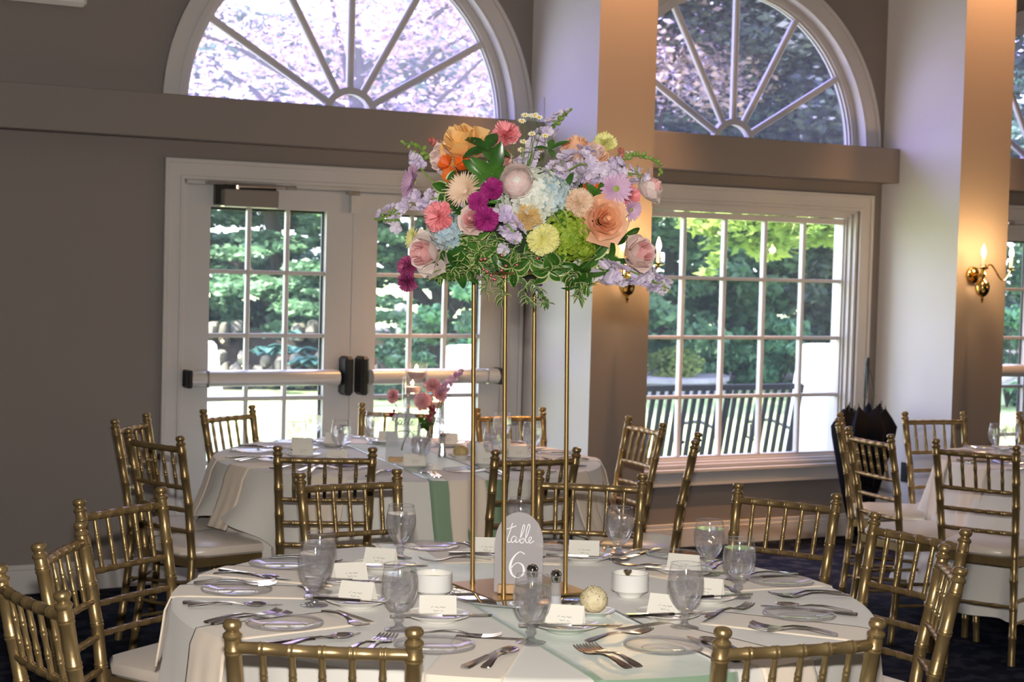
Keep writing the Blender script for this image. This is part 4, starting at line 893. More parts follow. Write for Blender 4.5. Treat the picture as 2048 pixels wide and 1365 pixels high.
def make_card():
    t = thing('place_card', '', 'card'); mb = MB(); A = math.radians(62); H = .052; c, s = math.cos(A) * H, math.sin(A) * H
    mb.add([(-.044, -c, 0), (.044, -c, 0), (.044, 0, s), (-.044, 0, s), (-.044, c, 0), (.044, c, 0)], [(0, 1, 2, 3), (3, 2, 5, 4)]); o = mb.build('folded_card', M_card, t, False); md = o.modifiers.new('t', 'SOLIDIFY'); md.thickness = .0006
    mb = MB(); squiggle(mb, -.016, .017, .022, .004, 16, .0, seed=1); squiggle(mb, -.011, .012, .013, .0035, 12, 0, seed=2); o = mb.build('handwritten_lines', M_ink, t, False); o.matrix_local = Matrix.Translation((0, -c - .0004, .0008)) @ Matrix.Rotation(A, 4, 'X'); return t

def widen(o, f):
    for c in kids(o): c.data.transform(Matrix.Diagonal((1.06, f, 1.15, 1)))
    return o
protos = dict(goblet=make_goblet(), fork=widen(make_fork(), 1.25), knife=widen(make_knife(), 1.15), spoon=widen(make_spoon(), 1.2), gplate=make_glass_plate(), bplate=make_bread_plate(), card=make_card())
SN = {k: snap(o) for k, o in protos.items()}; used = set()
def put(kind, x, y, z, rz, label, group, tilt=0.0):
    rot = (tilt, 0, rz)
    if kind not in used:
        used.add(kind); o = protos[kind]; o.location = (x, y, z); o.rotation_euler = rot; o['label'] = label; o['group'] = group; return o
    return dup(SN[kind], (x, y, z), rz, label, group, rot)
def polar(T, a, r): a = math.radians(a); return T.x + r * math.cos(a), T.y + r * math.sin(a)
# seats of table six: (bread plate angle, goblet angle r, bread plate angle r, card rotation, seat words)
seats = [(-106.3, .700, -88.5, .545, -122.3, .385, 'near left seat'), (-63.7, .690, -41.1, .505, -77.0, .425, 'near right seat'), (-18.0, .705, 7.7, .565, -34, .42, 'right-hand seat'),
         (18.8, .735, 37.7, .655, 1, .47, 'second right-hand seat'), (54.0, .765, 65.5, .675, 40, .585, 'back right seat'), (81, .735, 90.5, .745, 72.7, .600, 'far seat right of the sign'),
         (112.5, .710, 123.4, .635, 100.3, .570, 'far seat left of the sign'), (156.0, .720, -179.0, .522, 139.0, .520, 'back left seat'), (-172.9, .725, -160.5, .545, 168.0, .465, 'left-hand seat'), (-138.6, .730, -123.1, .530, -157.0, .445, 'front left seat')]
NAP = TZ + .004
def napkin(T, R, ang, r_in, off, z, w, drop, label, group, seed, tilt=0, **kw):
    a = math.radians(ang + tilt); o = strip_over(T, R, (math.cos(a), math.sin(a)), w, off, z, 0, drop, seed, 'napkin', M_nap, r_in=r_in, thick=.003, wob=.003, **kw)
    o.modifiers['thickness'].thickness = .005; return tag(o, label, 'napkin', group)
tilts = [8, 14, -6, 5, -8, 6, -6, 6, -5, -4]; rr = random.Random(12)
for i, (pa, pr, ga, gr, ba, br, w) in enumerate(seats):
    S = 'of table six'; er = math.radians(pa); out = Vector((math.cos(er), math.sin(er), 0)); right = Vector((-out.y, out.x, 0)); T = T6
    napkin(T, R6, pa, .50 if i != 1 else .42, 0.0, TZ, .165, .17, 'ivory napkin over the edge at the ' + w + ' ' + S, 'ivory napkins on table six', i, tilts[i])
    x, y = polar(T, pa, pr); put('gplate', x, y, TZ + .0085, 0, 'clear glass plate at the ' + w + ' ' + S, 'clear glass plates on table six')
    x, y = polar(T, ga, gr); put('goblet', x, y, TZ + .001, rr.uniform(0, 6), 'goblet of iced water for the ' + w + ' ' + S, 'water goblets on table six')
    x, y = polar(T, ba, br); bz = TZ + (.004 if i in (1, 6) else .001); put('bplate', x, y, bz, 0, 'white bread plate for the ' + w + ' ' + S, 'white bread plates on table six')
    ang = rr.uniform(-.5, .5); put('knife', x + .012, y - .035, bz + .0175, ang, 'butter knife laid across the bread plate of the ' + w, 'butter knives on table six', .0)
    rzc = {0: .10, 1: -.2, 2: -.4, 3: -.35, 4: -.35, 5: -.05, 6: .0, 7: -.25, 8: .4, 9: -.3}[i]
    put('card', x + .0, y + .012, bz + .0125, rzc, 'cream tent place card on the bread plate of the ' + w, 'cream place cards on table six')
    c = Vector((T.x, T.y, 0)) + out * pr
    hin = math.atan2(-out.y, -out.x)       # pieces point to the centre
    for k, (kind, tt, rd, word) in enumerate((('fork', -.128, 0, 'inner fork'), ('fork', -.158, .004, 'outer fork'), ('knife', .125, .0, 'dinner knife'), ('spoon', .152, .0, 'spoon'))):
        p = c + right * (-tt if False else tt) + out * (.005 + rd); q = p.length; d = (p - Vector((T.x, T.y, 0)))
        if d.length > R6 - .115: p = Vector((T.x, T.y, 0)) + d.normalized() * (R6 - .115)
        put(kind, p.x, p.y, TZ + .0035, hin + rr.uniform(-.14, .14), word + ' at the ' + w + ' ' + S, {'fork': 'forks', 'knife': 'knives', 'spoon': 'spoons'}[kind] + ' on table six')
    p = c - out * .175 + right * rr.uniform(-.02, .03); put('fork', p.x, p.y, TZ + .0035, math.atan2(right.y, right.x) + rr.uniform(-.35, .35), 'dessert fork above the plate of the ' + w + ' ' + S, 'dessert forks on table six')

# centre pieces of table six -------------------------------------------------
M_goldm = mat('brushed_gold_metal', (0.62, 0.42, 0.17), 0.30, 0.9)
M_mirror = mat('mirror_silvering', (0.86, 0.87, 0.90), 0.02, 1.0)
cm = Vector((.034, 4.435, 0))
mb = MB(); mb.lathe([(.0001, 0), (.172, 0), (.175, .002), (.175, .006), (.172, .0075), (.0001, .0075)], 60); mb.cur = 0; o = mb.build('mirror_disc', [M_mirror]); o.location = cm + Vector((0, 0, TZ + .004)); tag(o, 'round mirror lying under the gold stand', 'mirror')
# stand
MT = TZ + .012; A = math.radians(27.5); st = thing('flower_stand', 'tall gold four-poled stand holding the bouquet', 'stand', (.034, 4.487, MT), A, None, (0, -.024, A))
mb = MB(); mb.bevbox(-.134, .134, -.134, .134, 0, .005, .0015); mb.build('base_plate', M_goldm, st, False)
HS = .815
for x, y in ((-.089, -.089), (.089, -.089), (.089, .089), (-.089, .089)):
    mb = MB(); mb.lathe([(.007, .005), (.0062, .02), (.0058, .03), (.0058, HS - .02), (.0085, HS)], 12, c=(x, y, 0)); mb.build('pole', M_goldm, st)
mb = MB()
for a, b_ in (((-.1, -.1), (.1, -.1)), ((.1, -.1), (.1, .1)), ((.1, .1), (-.1, .1)), ((-.1, .1), (-.1, -.1))):
    x0, x1 = sorted((a[0], b_[0])); y0, y1 = sorted((a[1], b_[1])); mb.box(x0 - .008, x1 + .008, y0 - .008, y1 + .008, HS, HS + .007)
mb.build('top_frame', M_goldm, st, False)
# a frosted arch sign in a wood foot
M_frost = glassy('frosted_acrylic', (0.72, 0.70, 0.76), 1.3, 0.3, haze=.58, haze_col=(.60, .56, .57))
M_frost7 = glassy('frosted_acrylic_bright', (0.86, 0.88, 0.90), 1.3, 0.3, haze=.45, haze_col=(.74, .76, .78))
M_block = mat('pale_wood_block', (0.60, 0.38, 0.20), 0.6, noise=(30, (.52, .32, .16)))
M_paint = mat('white_paint', (0.88, 0.88, 0.90), 0.5)
M_grey = mat('grey_paint', (0.12, 0.13, 0.14), 0.5)
def brush(mb, pts, ws, y):
    """flat brush stroke through pts (x,z) with half widths ws"""
    P = [];  n = len(pts)
    fine = []; fw_ = []
    for k in range(n - 1):
        p0 = Vector(pts[max(k - 1, 0)]); p1 = Vector(pts[k]); p2 = Vector(pts[k + 1]); p3 = Vector(pts[min(k + 2, n - 1)])
        for i in range(6):
            u = i / 6; q = .5 * ((2 * p1) + (p2 - p0) * u + (2 * p0 - 5 * p1 + 4 * p2 - p3) * u * u + (3 * p1 - p0 - 3 * p2 + p3) * u ** 3); fine.append(q); fw_.append(ws[k] * (1 - u) + ws[k + 1] * u)
    fine.append(Vector(pts[-1])); fw_.append(ws[-1]); L = []; R_ = []
    for i, q in enumerate(fine):
        t = (fine[min(i + 1, len(fine) - 1)] - fine[max(i - 1, 0)]); t = t.normalized() if t.length > 1e-9 else Vector((1, 0)); nrm = Vector((-t.y, t.x)) * fw_[i]
        L.append(Vector((q.x + nrm.x, y, q.y + nrm.y))); R_.append(Vector((q.x - nrm.x, y, q.y - nrm.y)))
    mb.grid([L, R_])
def sign(label, loc, rz, W, H, digit, mfrost, mink):
    t = thing('table_number_sign', label, 'sign', loc, rz, 'arched table number signs'); mb = MB(); n = 20; ar = .42 * W * 1.15
    zs = H - W * .62; poly = [(-W / 2, .0), (W / 2, .0)] + [(W / 2 * math.cos(PI * i / n), zs + W * .62 * math.sin(PI * i / n)) for i in range(n + 1)]
    M = Matrix.Rotation(PI / 2, 4, 'X'); mb.prism(poly, -.0015, .0015, M); mb.build('acrylic_panel', mfrost, t, False)
    mb = MB(); mb.bevbox(-W * .42, W * .28 if digit == '6' else W * .42, -.016, .016, -.002, .021, .002); mb.build('wood_foot', M_block, t, False)
    s = W / .122; mb = MB(); y = -.0022; f = lambda L: [(x * s, z * s) for x, z in L]
    if digit == '6':
        brush(mb, f([(.015, .098), (.004, .104), (-.008, .096), (-.018, .080), (-.021, .062), (-.016, .046), (-.004, .038), (.009, .043), (.014, .056), (.010, .070), (-.002, .076), (-.012, .070), (-.019, .060)]), [v * s for v in (.0014, .001, .0018, .0028, .0034, .0026, .0012, .002, .0032, .002, .001, .001, .0012)], y)
    else:
        brush(mb, f([(-.017, .100), (-.015, .106), (.018, .106), (.008, .085), (-.002, .060), (-.006, .040)]), [v * s for v in (.0008, .0014, .0018, .0014, .0022, .003)], y)
    k = .0008
    def b2(L, w_=None): brush(mb, f([(x * 1.0 + .004, z + .125) for x, z in L]), [(w_ or k) * s] * len(L), y)
    b2([(-.036, .036), (-.012, .045)], .0012)                                  # crossbar of t
    b2([(-.022, .052), (-.028, .030), (-.034, .010), (-.031, .002), (-.024, .006)], .0011)
    b2([(-.013, .017), (-.019, .018), (-.024, .010), (-.021, .002), (-.014, .008), (-.010, .017), (-.013, .004), (-.007, .004)], .001)
    b2([(-.006, .004), (.004, .026), (.009, .043), (.006, .048), (.002, .034), (-.002, .008), (.003, .001), (.009, .009), (.006, .014), (.001, .010)], .001)
    b2([(.008, .006), (.017, .024), (.022, .044), (.019, .050), (.014, .034), (.012, .008), (.017, .002)], .001)
    b2([(.017, .002), (.025, .010), (.027, .016), (.023, .017), (.020, .009), (.024, .002), (.034, .008)], .001)
    mb.build('lettering', mink, t, False); return t
p = atz(1034, 1187, MT + .005); sign('arched frosted sign reading table 6 in a wooden foot, inside the gold stand', (p.x + .002, p.y, MT + .007), -.03, .122, .205, '6', M_frost, M_paint)
# salt and pepper
def shaker(label, px, py, seed, T_z, dark):
    p = atz(px, py, T_z); t = thing('shaker', label, 'shaker', (p.x, p.y, T_z + .001), seed, 'salt and pepper shakers'); mb = MB(); n = 12
    mb.lathe([(.0185, 0), (.0195, .003), (.0185, .012), (.0125, .06), (.011, .078)], n, closed=True); mb.build('glass_body', glassy('fluted_shaker_glass', (.86, .86, .88), 1.5, .05, haze=.25, haze_col=(.8, .8, .82), boost=.06), t, False)
    mb = MB(); mb.lathe([(.0001, .003), (.016, .003), (.0165, .010), (.0125, .045), (.0001, .0455)], n); mb.build('filling', mat('salt', (.8, .8, .8), .9) if not dark else mat('pepper', (.25, .23, .21), .9, noise=(500, (.05, .05, .05))), t, False)
    mb = MB(); mb.lathe([(.0112, .0775), (.0125, .079), (.0125, .085), (.0145, .090), (.0145, .098), (.010, .107), (.0001, .110)], 16); mb.build('chrome_cap', M_chrome, t)
shaker('tall shaker with chrome cap beside the sign for table 6, right one', 1110, 1229, .2, TZ, False)
shaker('tall shaker with chrome cap behind the front goblet of table six', 1063, 1218, .9, TZ + .012, True)
def sugar_bowl(label, x, y, spoon):
    t = thing('sugar_bowl', label, 'bowl', (x, y, TZ + .001), 0, 'white china bowls on table six'); mb = MB()
    mb.lathe([(.028, 0), (.030, .003), (.034, .010), (.0475, .018), (.0485, .022), (.048, .058), (.0485, .062), (.0465, .0625), (.0455, .058), (.045, .022), (.030, .010), (.0001, .009)], 36); mb.build('bowl', M_china, t)
    mb = MB(); mb.lathe([(.0001, .050), (.0448, .048)], 30, closed=False); mb.build('filling', mat('butter_yellow', (.82, .66, .42), .6), t)
    if spoon:
        mb = MB(); mb.lathe([(.004, .048), (.005, .06), (.010, .066), (.012, .070), (.009, .073), (.003, .072), (.0001, .075)], 10, c=(-.008, -.01, 0)); mb.build('spoon_end', M_chrome, t)
    else:
        mb = MB(); mb.tube([(-.04, -.02, .05), (-.05, -.03, .066), (-.056, -.034, .07)], .003, 6); mb.build('spoon_end', M_chrome, t)
sugar_bowl('white china bowl left of the gold stand', -.183, 4.400, False); sugar_bowl('white china bowl with a chrome knob right of the gold stand', .322, 4.475, True)
# roll on a small saucer
p = atz(1187, 1226, TZ + .01); put('bplate', p.x, p.y, TZ + .002, 0, 'small white saucer under the round roll', 'white bread plates on table six').scale = (.66, .66, .9)
t = thing('bread_roll', 'round pale roll speckled with herbs on a saucer', 'roll', (p.x, p.y + .005, TZ + .009)); mb = MB(); mb.sphere((0, 0, .032), .034, 28, 18, (1, 1, .96))
r_ = np.random.default_rng(4); mb.v = [tuple(np.array(v) * (1 + r_.normal() * .010)) for v in mb.v]; mb.build('crust', mat('herbed_crust', (.80, .70, .47), .8, noise=(60, (.72, .60, .36)), bump=(90, .5)), t)
mb = MB(); rz_ = random.Random(9)
for k in range(60):
    a = rz_.uniform(0, 2 * PI); e = rz_.uniform(.15, 1.5) ; R_ = .0345; c = (R_ * math.cos(e) * math.cos(a), R_ * math.cos(e) * math.sin(a), .032 + R_ * math.sin(e) * .97); mb.sphere(c, rz_.uniform(.0008, .0015), 5, 3)
mb.build('herb_flecks', mat('herb_green', (.12, .14, .03), .8), t, kind='stuff')

# table seven ----------------------------------------------------------------
s7 = [(-108, 'near left'), (-67, 'near right'), (-27, 'front right'), (12, 'right'), (50, 'back right'), (88, 'far'), (122, 'back left'), (155, 'far left'), (-170, 'left'), (-140, 'front left')]
gob7 = {0: (841, 938), 1: (985, 930), 2: (1063, 915), 3: (1003, 893), 5: (886, 893), 6: (747, 890), 7: (625, 888), 8: (593, 903), 9: (681, 912)}
for i, (pa, w) in enumerate(s7):
    T = T7; R = R7; S = 'place of table seven'; er = math.radians(pa); out = Vector((math.cos(er), math.sin(er), 0)); right = Vector((-out.y, out.x, 0)); z = TOP7
    napkin(T, R + .004, pa, .52, 0, z, .155, .24, 'ivory napkin hanging at the ' + w + ' ' + S, 'ivory napkins on table seven', 40 + i, rr.uniform(-6, 6), hang=H7)
    x, y = polar(T, pa, .67); put('gplate', x, y, z + .0085, 0, 'clear glass plate at the ' + w + ' ' + S, 'clear glass plates on table seven')
    if i in gob7:
        p = atz(*gob7[i], z); put('goblet', p.x, p.y, z + .001, rr.uniform(0, 6), 'water goblet at the ' + w + ' ' + S, 'water goblets on table seven')
    x, y = polar(T, pa - 17, .48); put('bplate', x, y, z + .004, 0, 'white bread plate at the ' + w + ' ' + S, 'white bread plates on table seven')
    put('card', x, y + .01, z + .017, rr.uniform(-.3, .3), 'cream place card at the ' + w + ' ' + S, 'cream place cards on table seven')
    c = Vector((T.x, T.y, 0)) + out * .67; hin = math.atan2(-out.y, -out.x)
    for kind, tt, word in (('fork', -.13, 'inner fork'), ('fork', -.155, 'outer fork'), ('knife', .125, 'knife'), ('spoon', .15, 'spoon')):
        p = c + right * tt; d = p - Vector((T.x, T.y, 0)); p = Vector((T.x, T.y, 0)) + d.normalized() * min(d.length, R - .115)
        put(kind, p.x, p.y, z + .0035, hin + rr.uniform(-.12, .12), word + ' at the ' + w + ' ' + S, {'fork': 'forks', 'knife': 'knives', 'spoon': 'spoons'}[kind] + ' on table seven')
p = atz(806, 926, TOP7); sign('arched frosted sign reading table 7 among the glasses', (p.x, p.y, TOP7 + .003), .05, .150, .215, '7', M_frost7, M_grey)
p = atz(888, 915, TOP7); shaker('small shaker beside the sign of table seven', 884, 916, .3, TOP7, True)
p = atz(921, 918, TOP7); put('bplate', p.x, p.y, TOP7 + .001, 0, 'white saucer under the brown roll of table seven', 'white bread plates on table seven').scale = (.7, .7, 1)
t = thing('bread_roll', 'small golden roll on table seven', 'roll', (p.x, p.y, TOP7 + .007)); mb = MB(); mb.sphere((0, 0, .026), .033, 18, 12, (1, 1, .8)); mb.build('crust', mat('golden_crust', (.50, .34, .14), .8, noise=(40, (.6, .45, .22)), bump=(60, .4)), t)
p = atz(955, 915, TOP7); o = sugar_bowl  # china bowl on table seven
t = thing('sugar_bowl', 'white china bowl between the goblets of table seven', 'bowl', (p.x, p.y, TOP7 + .001)); mb = MB(); mb.lathe([(.028, 0), (.034, .010), (.0475, .018), (.048, .058), (.0455, .058), (.045, .022), (.0001, .01)], 28); mb.build('bowl', M_china, t)
# floating candle cylinders and bud vase
M_wax = mat('pink_wax', (0.80, 0.52, 0.46), 0.5); M_flame = mat('flame', (1, .7, .3), .5, emit=((1.0, 0.58, 0.22), 30.0))
def cyl_candle(label, px, py, H, R, wl, Y=None):
    p = atz(px, py, TOP7); t = thing('floating_candle_vase', label, 'candle', (p.x, p.y, TOP7 + .001), 0, 'cylinder vases with floating candles'); n = 28
    mb = MB(); mb.lathe([(.0001, .004), (R * .9, .004), (R * .35, .012), (R * .16, .03), (R * .14, wl - .13), (R * .3, wl - .115), (R * .9, wl - .10), (R, wl - .09), (R, H), (R * .96, H), (R * .96, wl - .088), (.0001, wl - .086)], n, closed=False); mb.build('glass_cylinder', M_glass, t)
    mb = MB(); mb.lathe([(.0001, wl - .082), (R * .94, wl - .082), (R * .94, wl), (.0001, wl)], n); mb.build('water', glassy('vase_water', (.93, .94, .96), 1.33, .02), t)
    mb = MB(); mb.lathe([(.0001, wl - .022), (R * .6, wl - .022), (R * .82, wl - .006), (R * .84, wl + .006), (R * .78, wl + .010), (.0001, wl + .006)], n); c = mb.build('candle', M_wax, t)
    mb = MB(); mb.lathe([(.001, wl + .008), (.0042, wl + .016), (.005, wl + .022), (.0025, wl + .034), (.0002, wl + .042)], 8); mb.build('flame', M_flame, c)
    l = lamp('candle_light', 'POINT', (p.x, p.y, TOP7 + wl + .025), .35, (1, .6, .28), shadow_soft_size=.01)
cyl_candle('tall stemmed glass cylinder with a lit floating candle', 829, 900, .395, .050, .345)
cyl_candle('shorter stemmed glass cylinder with a lit floating candle', 822, 893, .315, .048, .265)
cyl_candle('low stemmed glass with a lit candle behind the pink flowers', 868, 897, .24, .042, .205)
# table at the right -----------------------------------------------------------
s8 = [(178, 'left'), (-155, 'front left'), (-118, 'near'), (145, 'back left'), (-80, 'near right')]
for i, (pa, w) in enumerate(s8):
    T = T8; R = R8; S = 'place of the right-hand table'; er = math.radians(pa); out = Vector((math.cos(er), math.sin(er), 0)); right = Vector((-out.y, out.x, 0)); z = TZ
    napkin(T, R, pa, .52, 0, z, .16, .30, 'ivory napkin hanging at the ' + w + ' ' + S, 'ivory napkins on the right-hand table', 70 + i, rr.uniform(-6, 6))
    x, y = polar(T, pa, .67); put('gplate', x, y, z + .0085, 0, 'clear glass plate at the ' + w + ' ' + S, 'clear glass plates on the right-hand table')
    c = Vector((T.x, T.y, 0)) + out * .67; hin = math.atan2(-out.y, -out.x)
    for kind, tt, word in (('fork', -.13, 'inner fork'), ('fork', -.155, 'outer fork'), ('knife', .125, 'knife'), ('spoon', .15, 'spoon')):
        p = c + right * tt; d = p - Vector((T.x, T.y, 0)); p = Vector((T.x, T.y, 0)) + d.normalized() * min(d.length, R - .115); put(kind, p.x, p.y, z + .0035, hin + rr.uniform(-.12, .12), word + ' at the ' + w + ' ' + S, {'fork': 'forks', 'knife': 'knives', 'spoon': 'spoons'}[kind] + ' on the right-hand table')
    x, y = polar(T, pa - 17, .48); put('bplate', x, y, z + .001, 0, 'white bread plate at the ' + w + ' ' + S, 'white bread plates on the right-hand table')
for px, py, w in ((1993, 912, 'in front'), (2020, 903, 'behind')):
    p = atz(px, py, TZ); put('goblet', p.x, p.y, TZ + .001, 0, 'water goblet on the right-hand table, the one ' + w, 'water goblets on the right-hand table')

# black umbrella in the corner ----------------------------------------------------
M_umb = mat('black_nylon', (0.004, 0.004, 0.007), 0.8, spec=.12)
p = wallpt(7.06, -.30, 0); t = thing('umbrella', 'half folded black umbrella standing on its tip in the window corner', 'umbrella', tuple(p), YAW)
mb = MB(); mb.tube([(0, 0, .03), (.01, .0, .5), (.045, .02, .90)], .006, 8); mb.lathe([(.0001, -.0), (.004, .01), (.006, .05)], 8); mb.build('shaft', M_black, t)
mb = MB(); mb.tube([(.045, .02, .88), (.05, .02, .98), (.055, .02, 1.08), (.06, .02, 1.12)], [.011, .014, .015, .010], 10); mb.build('handle', M_black, t)
mb = MB(); mb.tube([(.05, .02, 1.10), (.085, .01, 1.0), (.10, .0, .88)], .004, 5); mb.tube([(.05, .02, 1.10), (.03, -.01, 1.0), (.02, -.02, .88)], .004, 5); mb.build('wrist_strap', M_black, t)
mb = MB(); n = 96; K = 14; vs = []; fs = []; rs = random.Random(2); tips = [rs.uniform(.0, .04) for _ in range(8)]; rad8 = [.23, .27, .28, .25, .22, .26, .30, .27]
for k in range(K + 1):
    u = k / K
    for i in range(n):
        a = 2 * PI * i / n; seg = i / (n / 8); j = int(seg) % 8; f = seg - int(seg); ribf = abs(2 * f - 1); R_ = (rad8[j] * (1 - f) + rad8[(j + 1) % 8] * f) * (.10 + .90 * (u ** .8)) * (.74 + .26 * ribf ** 1.3) if u > 0 else .012
        tz = .05 + (.76 + (tips[j] * (1 - f) + tips[(j + 1) % 8] * f)) * u - (.045 * (1 - ribf ** 1.5)) * u ** 3
        if u > .85: R_ *= 1 - .45 * (u - .85) / .15
        vs.append((R_ * math.cos(a) + .03 * u, max(-.16, .7 * R_ * math.sin(a)) + .01 * u, tz))
for k in range(K):
    for i in range(n): fs.append((k * n + i, k * n + (i + 1) % n, (k + 1) * n + (i + 1) % n, (k + 1) * n + i))
o0 = len(vs); vs.append((.03, 0, .70)); fs += [(K * n + i, K * n + (i + 1) % n, o0) for i in range(n)]
mb.add(vs, fs); mb.build('canopy', M_umb, t)
for j in range(8):
    mb = MB(); a = 2 * PI * j / 8; R_ = rad8[j] * .55; z1_ = .82 + tips[j]; mb.tube([(R_ * math.cos(a) + .03, R_ * math.sin(a) * .6, z1_ - .06), (R_ * math.cos(a) * 1.02 + .03, R_ * math.sin(a) * .6, z1_ + .004)], [.006, .002], 5); mb.build('rib_tip', M_black, t)
# ------------------------------------------------------------------ flowers
def pet(name, a, b_=None, rough=.55): return leafmat(name, [a, b_ or a], 28, .34, rough, 2)
C_peach = pet('peach_petals', (.93, .53, .32), (.96, .62, .42)); C_peach_in = pet('peach_heart', (.97, .52, .28), (.98, .60, .36)); C_apri = pet('apricot_petals', (.98, .60, .20), (1.0, .70, .34))
C_blush = pet('blush_petals', (.88, .66, .62), (.92, .76, .70)); C_blush_in = pet('blush_heart', (.86, .46, .47), (.90, .58, .56)); C_cream = pet('cream_petals', (.88, .80, .74), (.90, .74, .71))
C_rim = pet('ranunculus_petal_rims', (.78, .58, .57), (.82, .66, .63)); C_pink = pet('pink_carnation', (.88, .26, .30), (.94, .42, .44)); C_mag = pet('magenta_petals', (.36, .015, .18), (.52, .05, .30)); C_plum = pet('plum_petals', (.28, .03, .14), (.5, .10, .25))
C_lav = pet('lavender_petals', (.66, .56, .78), (.82, .74, .84)); C_lil = pet('lilac_daisy', (.62, .36, .58), (.76, .54, .70)); C_yel = pet('yellow_petals', (.84, .80, .28), (.88, .86, .44)); C_blue = pet('pale_blue_petals', (.50, .66, .76), (.68, .76, .74))
C_whit = pet('white_hydrangea', (.78, .82, .72), (.86, .86, .80)); C_grn = pet('green_hydrangea', (.22, .36, .02), (.40, .52, .05)); C_oran = pet('orange_alstroemeria', (.78, .10, .01), (.86, .22, .02)); C_tan = pet('tan_mum', (.82, .60, .42), (.88, .70, .54)); C_gold = pet('gold_carnation', (.68, .46, .16), (.78, .58, .30))
C_ctr = mat('yellow_centre', (.80, .50, .03), .8); C_gctr = mat('green_centre', (.25, .32, .05), .8)
C_stem = mat('green_stem', (.10, .20, .03), .6); C_bud = pet('green_buds', (.20, .34, .05), (.34, .46, .12)); C_red = pet('red_snapdragon', (.50, .10, .08), (.72, .32, .26))
C_leaf = leafmat('glossy_leaf', [(.014, .065, .008), (.035, .12, .014), (.075, .19, .03)], 14, .15, .28, 2); C_edge = mat('cream_leaf_edge', (.38, .42, .17), .45); C_lf2 = leafmat('grey_green_leaf', [(.05, .13, .05), (.12, .22, .08)], 12, .15, .4, 2)
def frame(d, roll=0.0):
    """matrix whose +Z looks along d"""
    q = Vector(d).normalized().to_track_quat('Z', 'Y').to_matrix().to_4x4(); return q @ Matrix.Rotation(roll, 4, 'Z')
def petal(mb, M, rb, rt_, h, wid, curl, n=5, m_=6, ruff=0.0, ph=0.0, tip=.0, z0=0.0):
    """cupped petal: from radius rb at the bottom to rt_ at the top, half angle wid, edge curling out"""
    P = []
    for k in range(m_ + 1):
        v = k / m_; rad = rb + (rt_ - rb) * math.sin(v * PI / 2) ** .9 + curl * max(0, v - .7) ** 2 * 4; z = z0 + h * (v - .35 * curl / max(h, 1e-5) * max(0, v - .7) * 1.2)
        w = wid * (math.sin(PI * min(1.0, .12 + .80 * v)) ** .5 if v < 1 else .72); row = []
        for j in range(-n, n + 1):
            u = j / n; zz = z - h * .22 * u * u * v + h * tip * (1 - abs(u)) * v ** 3 + ruff * math.sin(j * 2.3 + ph + k) * v; rr_ = rad + curl * .35 * abs(u) ** 3 * v + ruff * math.cos(j * 1.9 + ph) * v * .6
            row.append(M @ Vector((rr_ * math.cos(w * u), rr_ * math.sin(w * u), zz)))
        P.append(row)
    mb.grid(P)
def g_rose(R, mi, mo, parent, pos, d, name='rose', label=None, seed=0, openness=.5):
    r = random.Random(seed); Mx = Matrix.Translation(pos) @ frame(d, r.uniform(0, 6)); mb = MB(); lay = [(.13, 3, .70), (.22, 3, .72), (.32, 4, .72), (.43, 5, .70), (.55, 5, .66), (.70, 5, .58), (.88, 5, .46)]; ga = 0
    for li, (q, n, hh) in enumerate(lay):
        mb.cur = 0 if li < 4 else 1
        for k in range(n):
            ga += 2.399; a = 2 * PI * k / n + li * .6 + r.uniform(-.1, .1); M = Mx @ Matrix.Rotation(a, 4, 'Z') @ Matrix.Translation((0, 0, -.25 * R))
            curl = R * (.02 + .16 * (li / 6) ** 2) * (1 + openness); petal(mb, M, R * q * .45, R * q * (1.0 + .12 * openness * li / 6), R * (hh * 1.55 - .30 * openness * (li / 6)), 1.25 - .55 * (li / 6) if li else 1.5, curl, 4, 6, R * .012, r.uniform(0, 6), .12 if li > 3 else 0, -R * .30 * (li / 6))
    mb.cur = 0; mb.lathe([(R * .10, -.3 * R), (R * .15, .2 * R), (R * .15, .52 * R), (R * .10, .62 * R), (R * .07, .56 * R), (.0001, .60 * R)], 10, M=Mx)
    o = mb.build(name, [mi, mo], parent, label=label); return o
def g_ranunc(R, mi, mo, parent, pos, d, seed=0, label=None):
    """ball of thin overlapping petals in two close tones, their lifted rims making rings round a small green eye"""
    r = random.Random(seed); Mx = Matrix.Translation(pos) @ frame(d, 0); mb = MB(); NL = 9
    for li in range(NL):
        q = li / (NL - 1); mb.cur = 1 + li % 2; n = 4 + li // 3; RL = R * (.46 + .54 * q); to = .16 + 1.12 * q
        for k in range(n):
            a0 = 2 * PI * k / n + li * 1.13; wd = 1.3 * PI / n; P = []; lift = .05 + .03 * (k % 2)
            for i in range(7):
                row = []
                for j in range(-4, 5):
                    u = j / 4; th = (to + .20 * u * u) + (2.4 - to) * (i / 6) ** 1.3; rr_ = RL * (1 + lift * (1, .55, .15, 0, 0, 0, 0)[i] + .012 * (k % 3)); row.append(Mx @ Vector((rr_ * math.sin(th) * math.cos(a0 + wd * u), rr_ * math.sin(th) * math.sin(a0 + wd * u), rr_ * math.cos(th) * .80 + R * .10 * (1 - q))))
                P.append(row)
            mb.cur = 3; mb.grid(P[:2]); mb.cur = 1 + li % 2; mb.grid(P[1:])
    mb.cur = 0; mb.sphere(Mx @ Vector((0, 0, R * .12)), R * .40, 14, 10)
    return mb.build('ranunculus', [mi, mo, pet('ranunculus_white', (.90, .83, .80), (.92, .86, .82)), C_rim], parent, label=label)
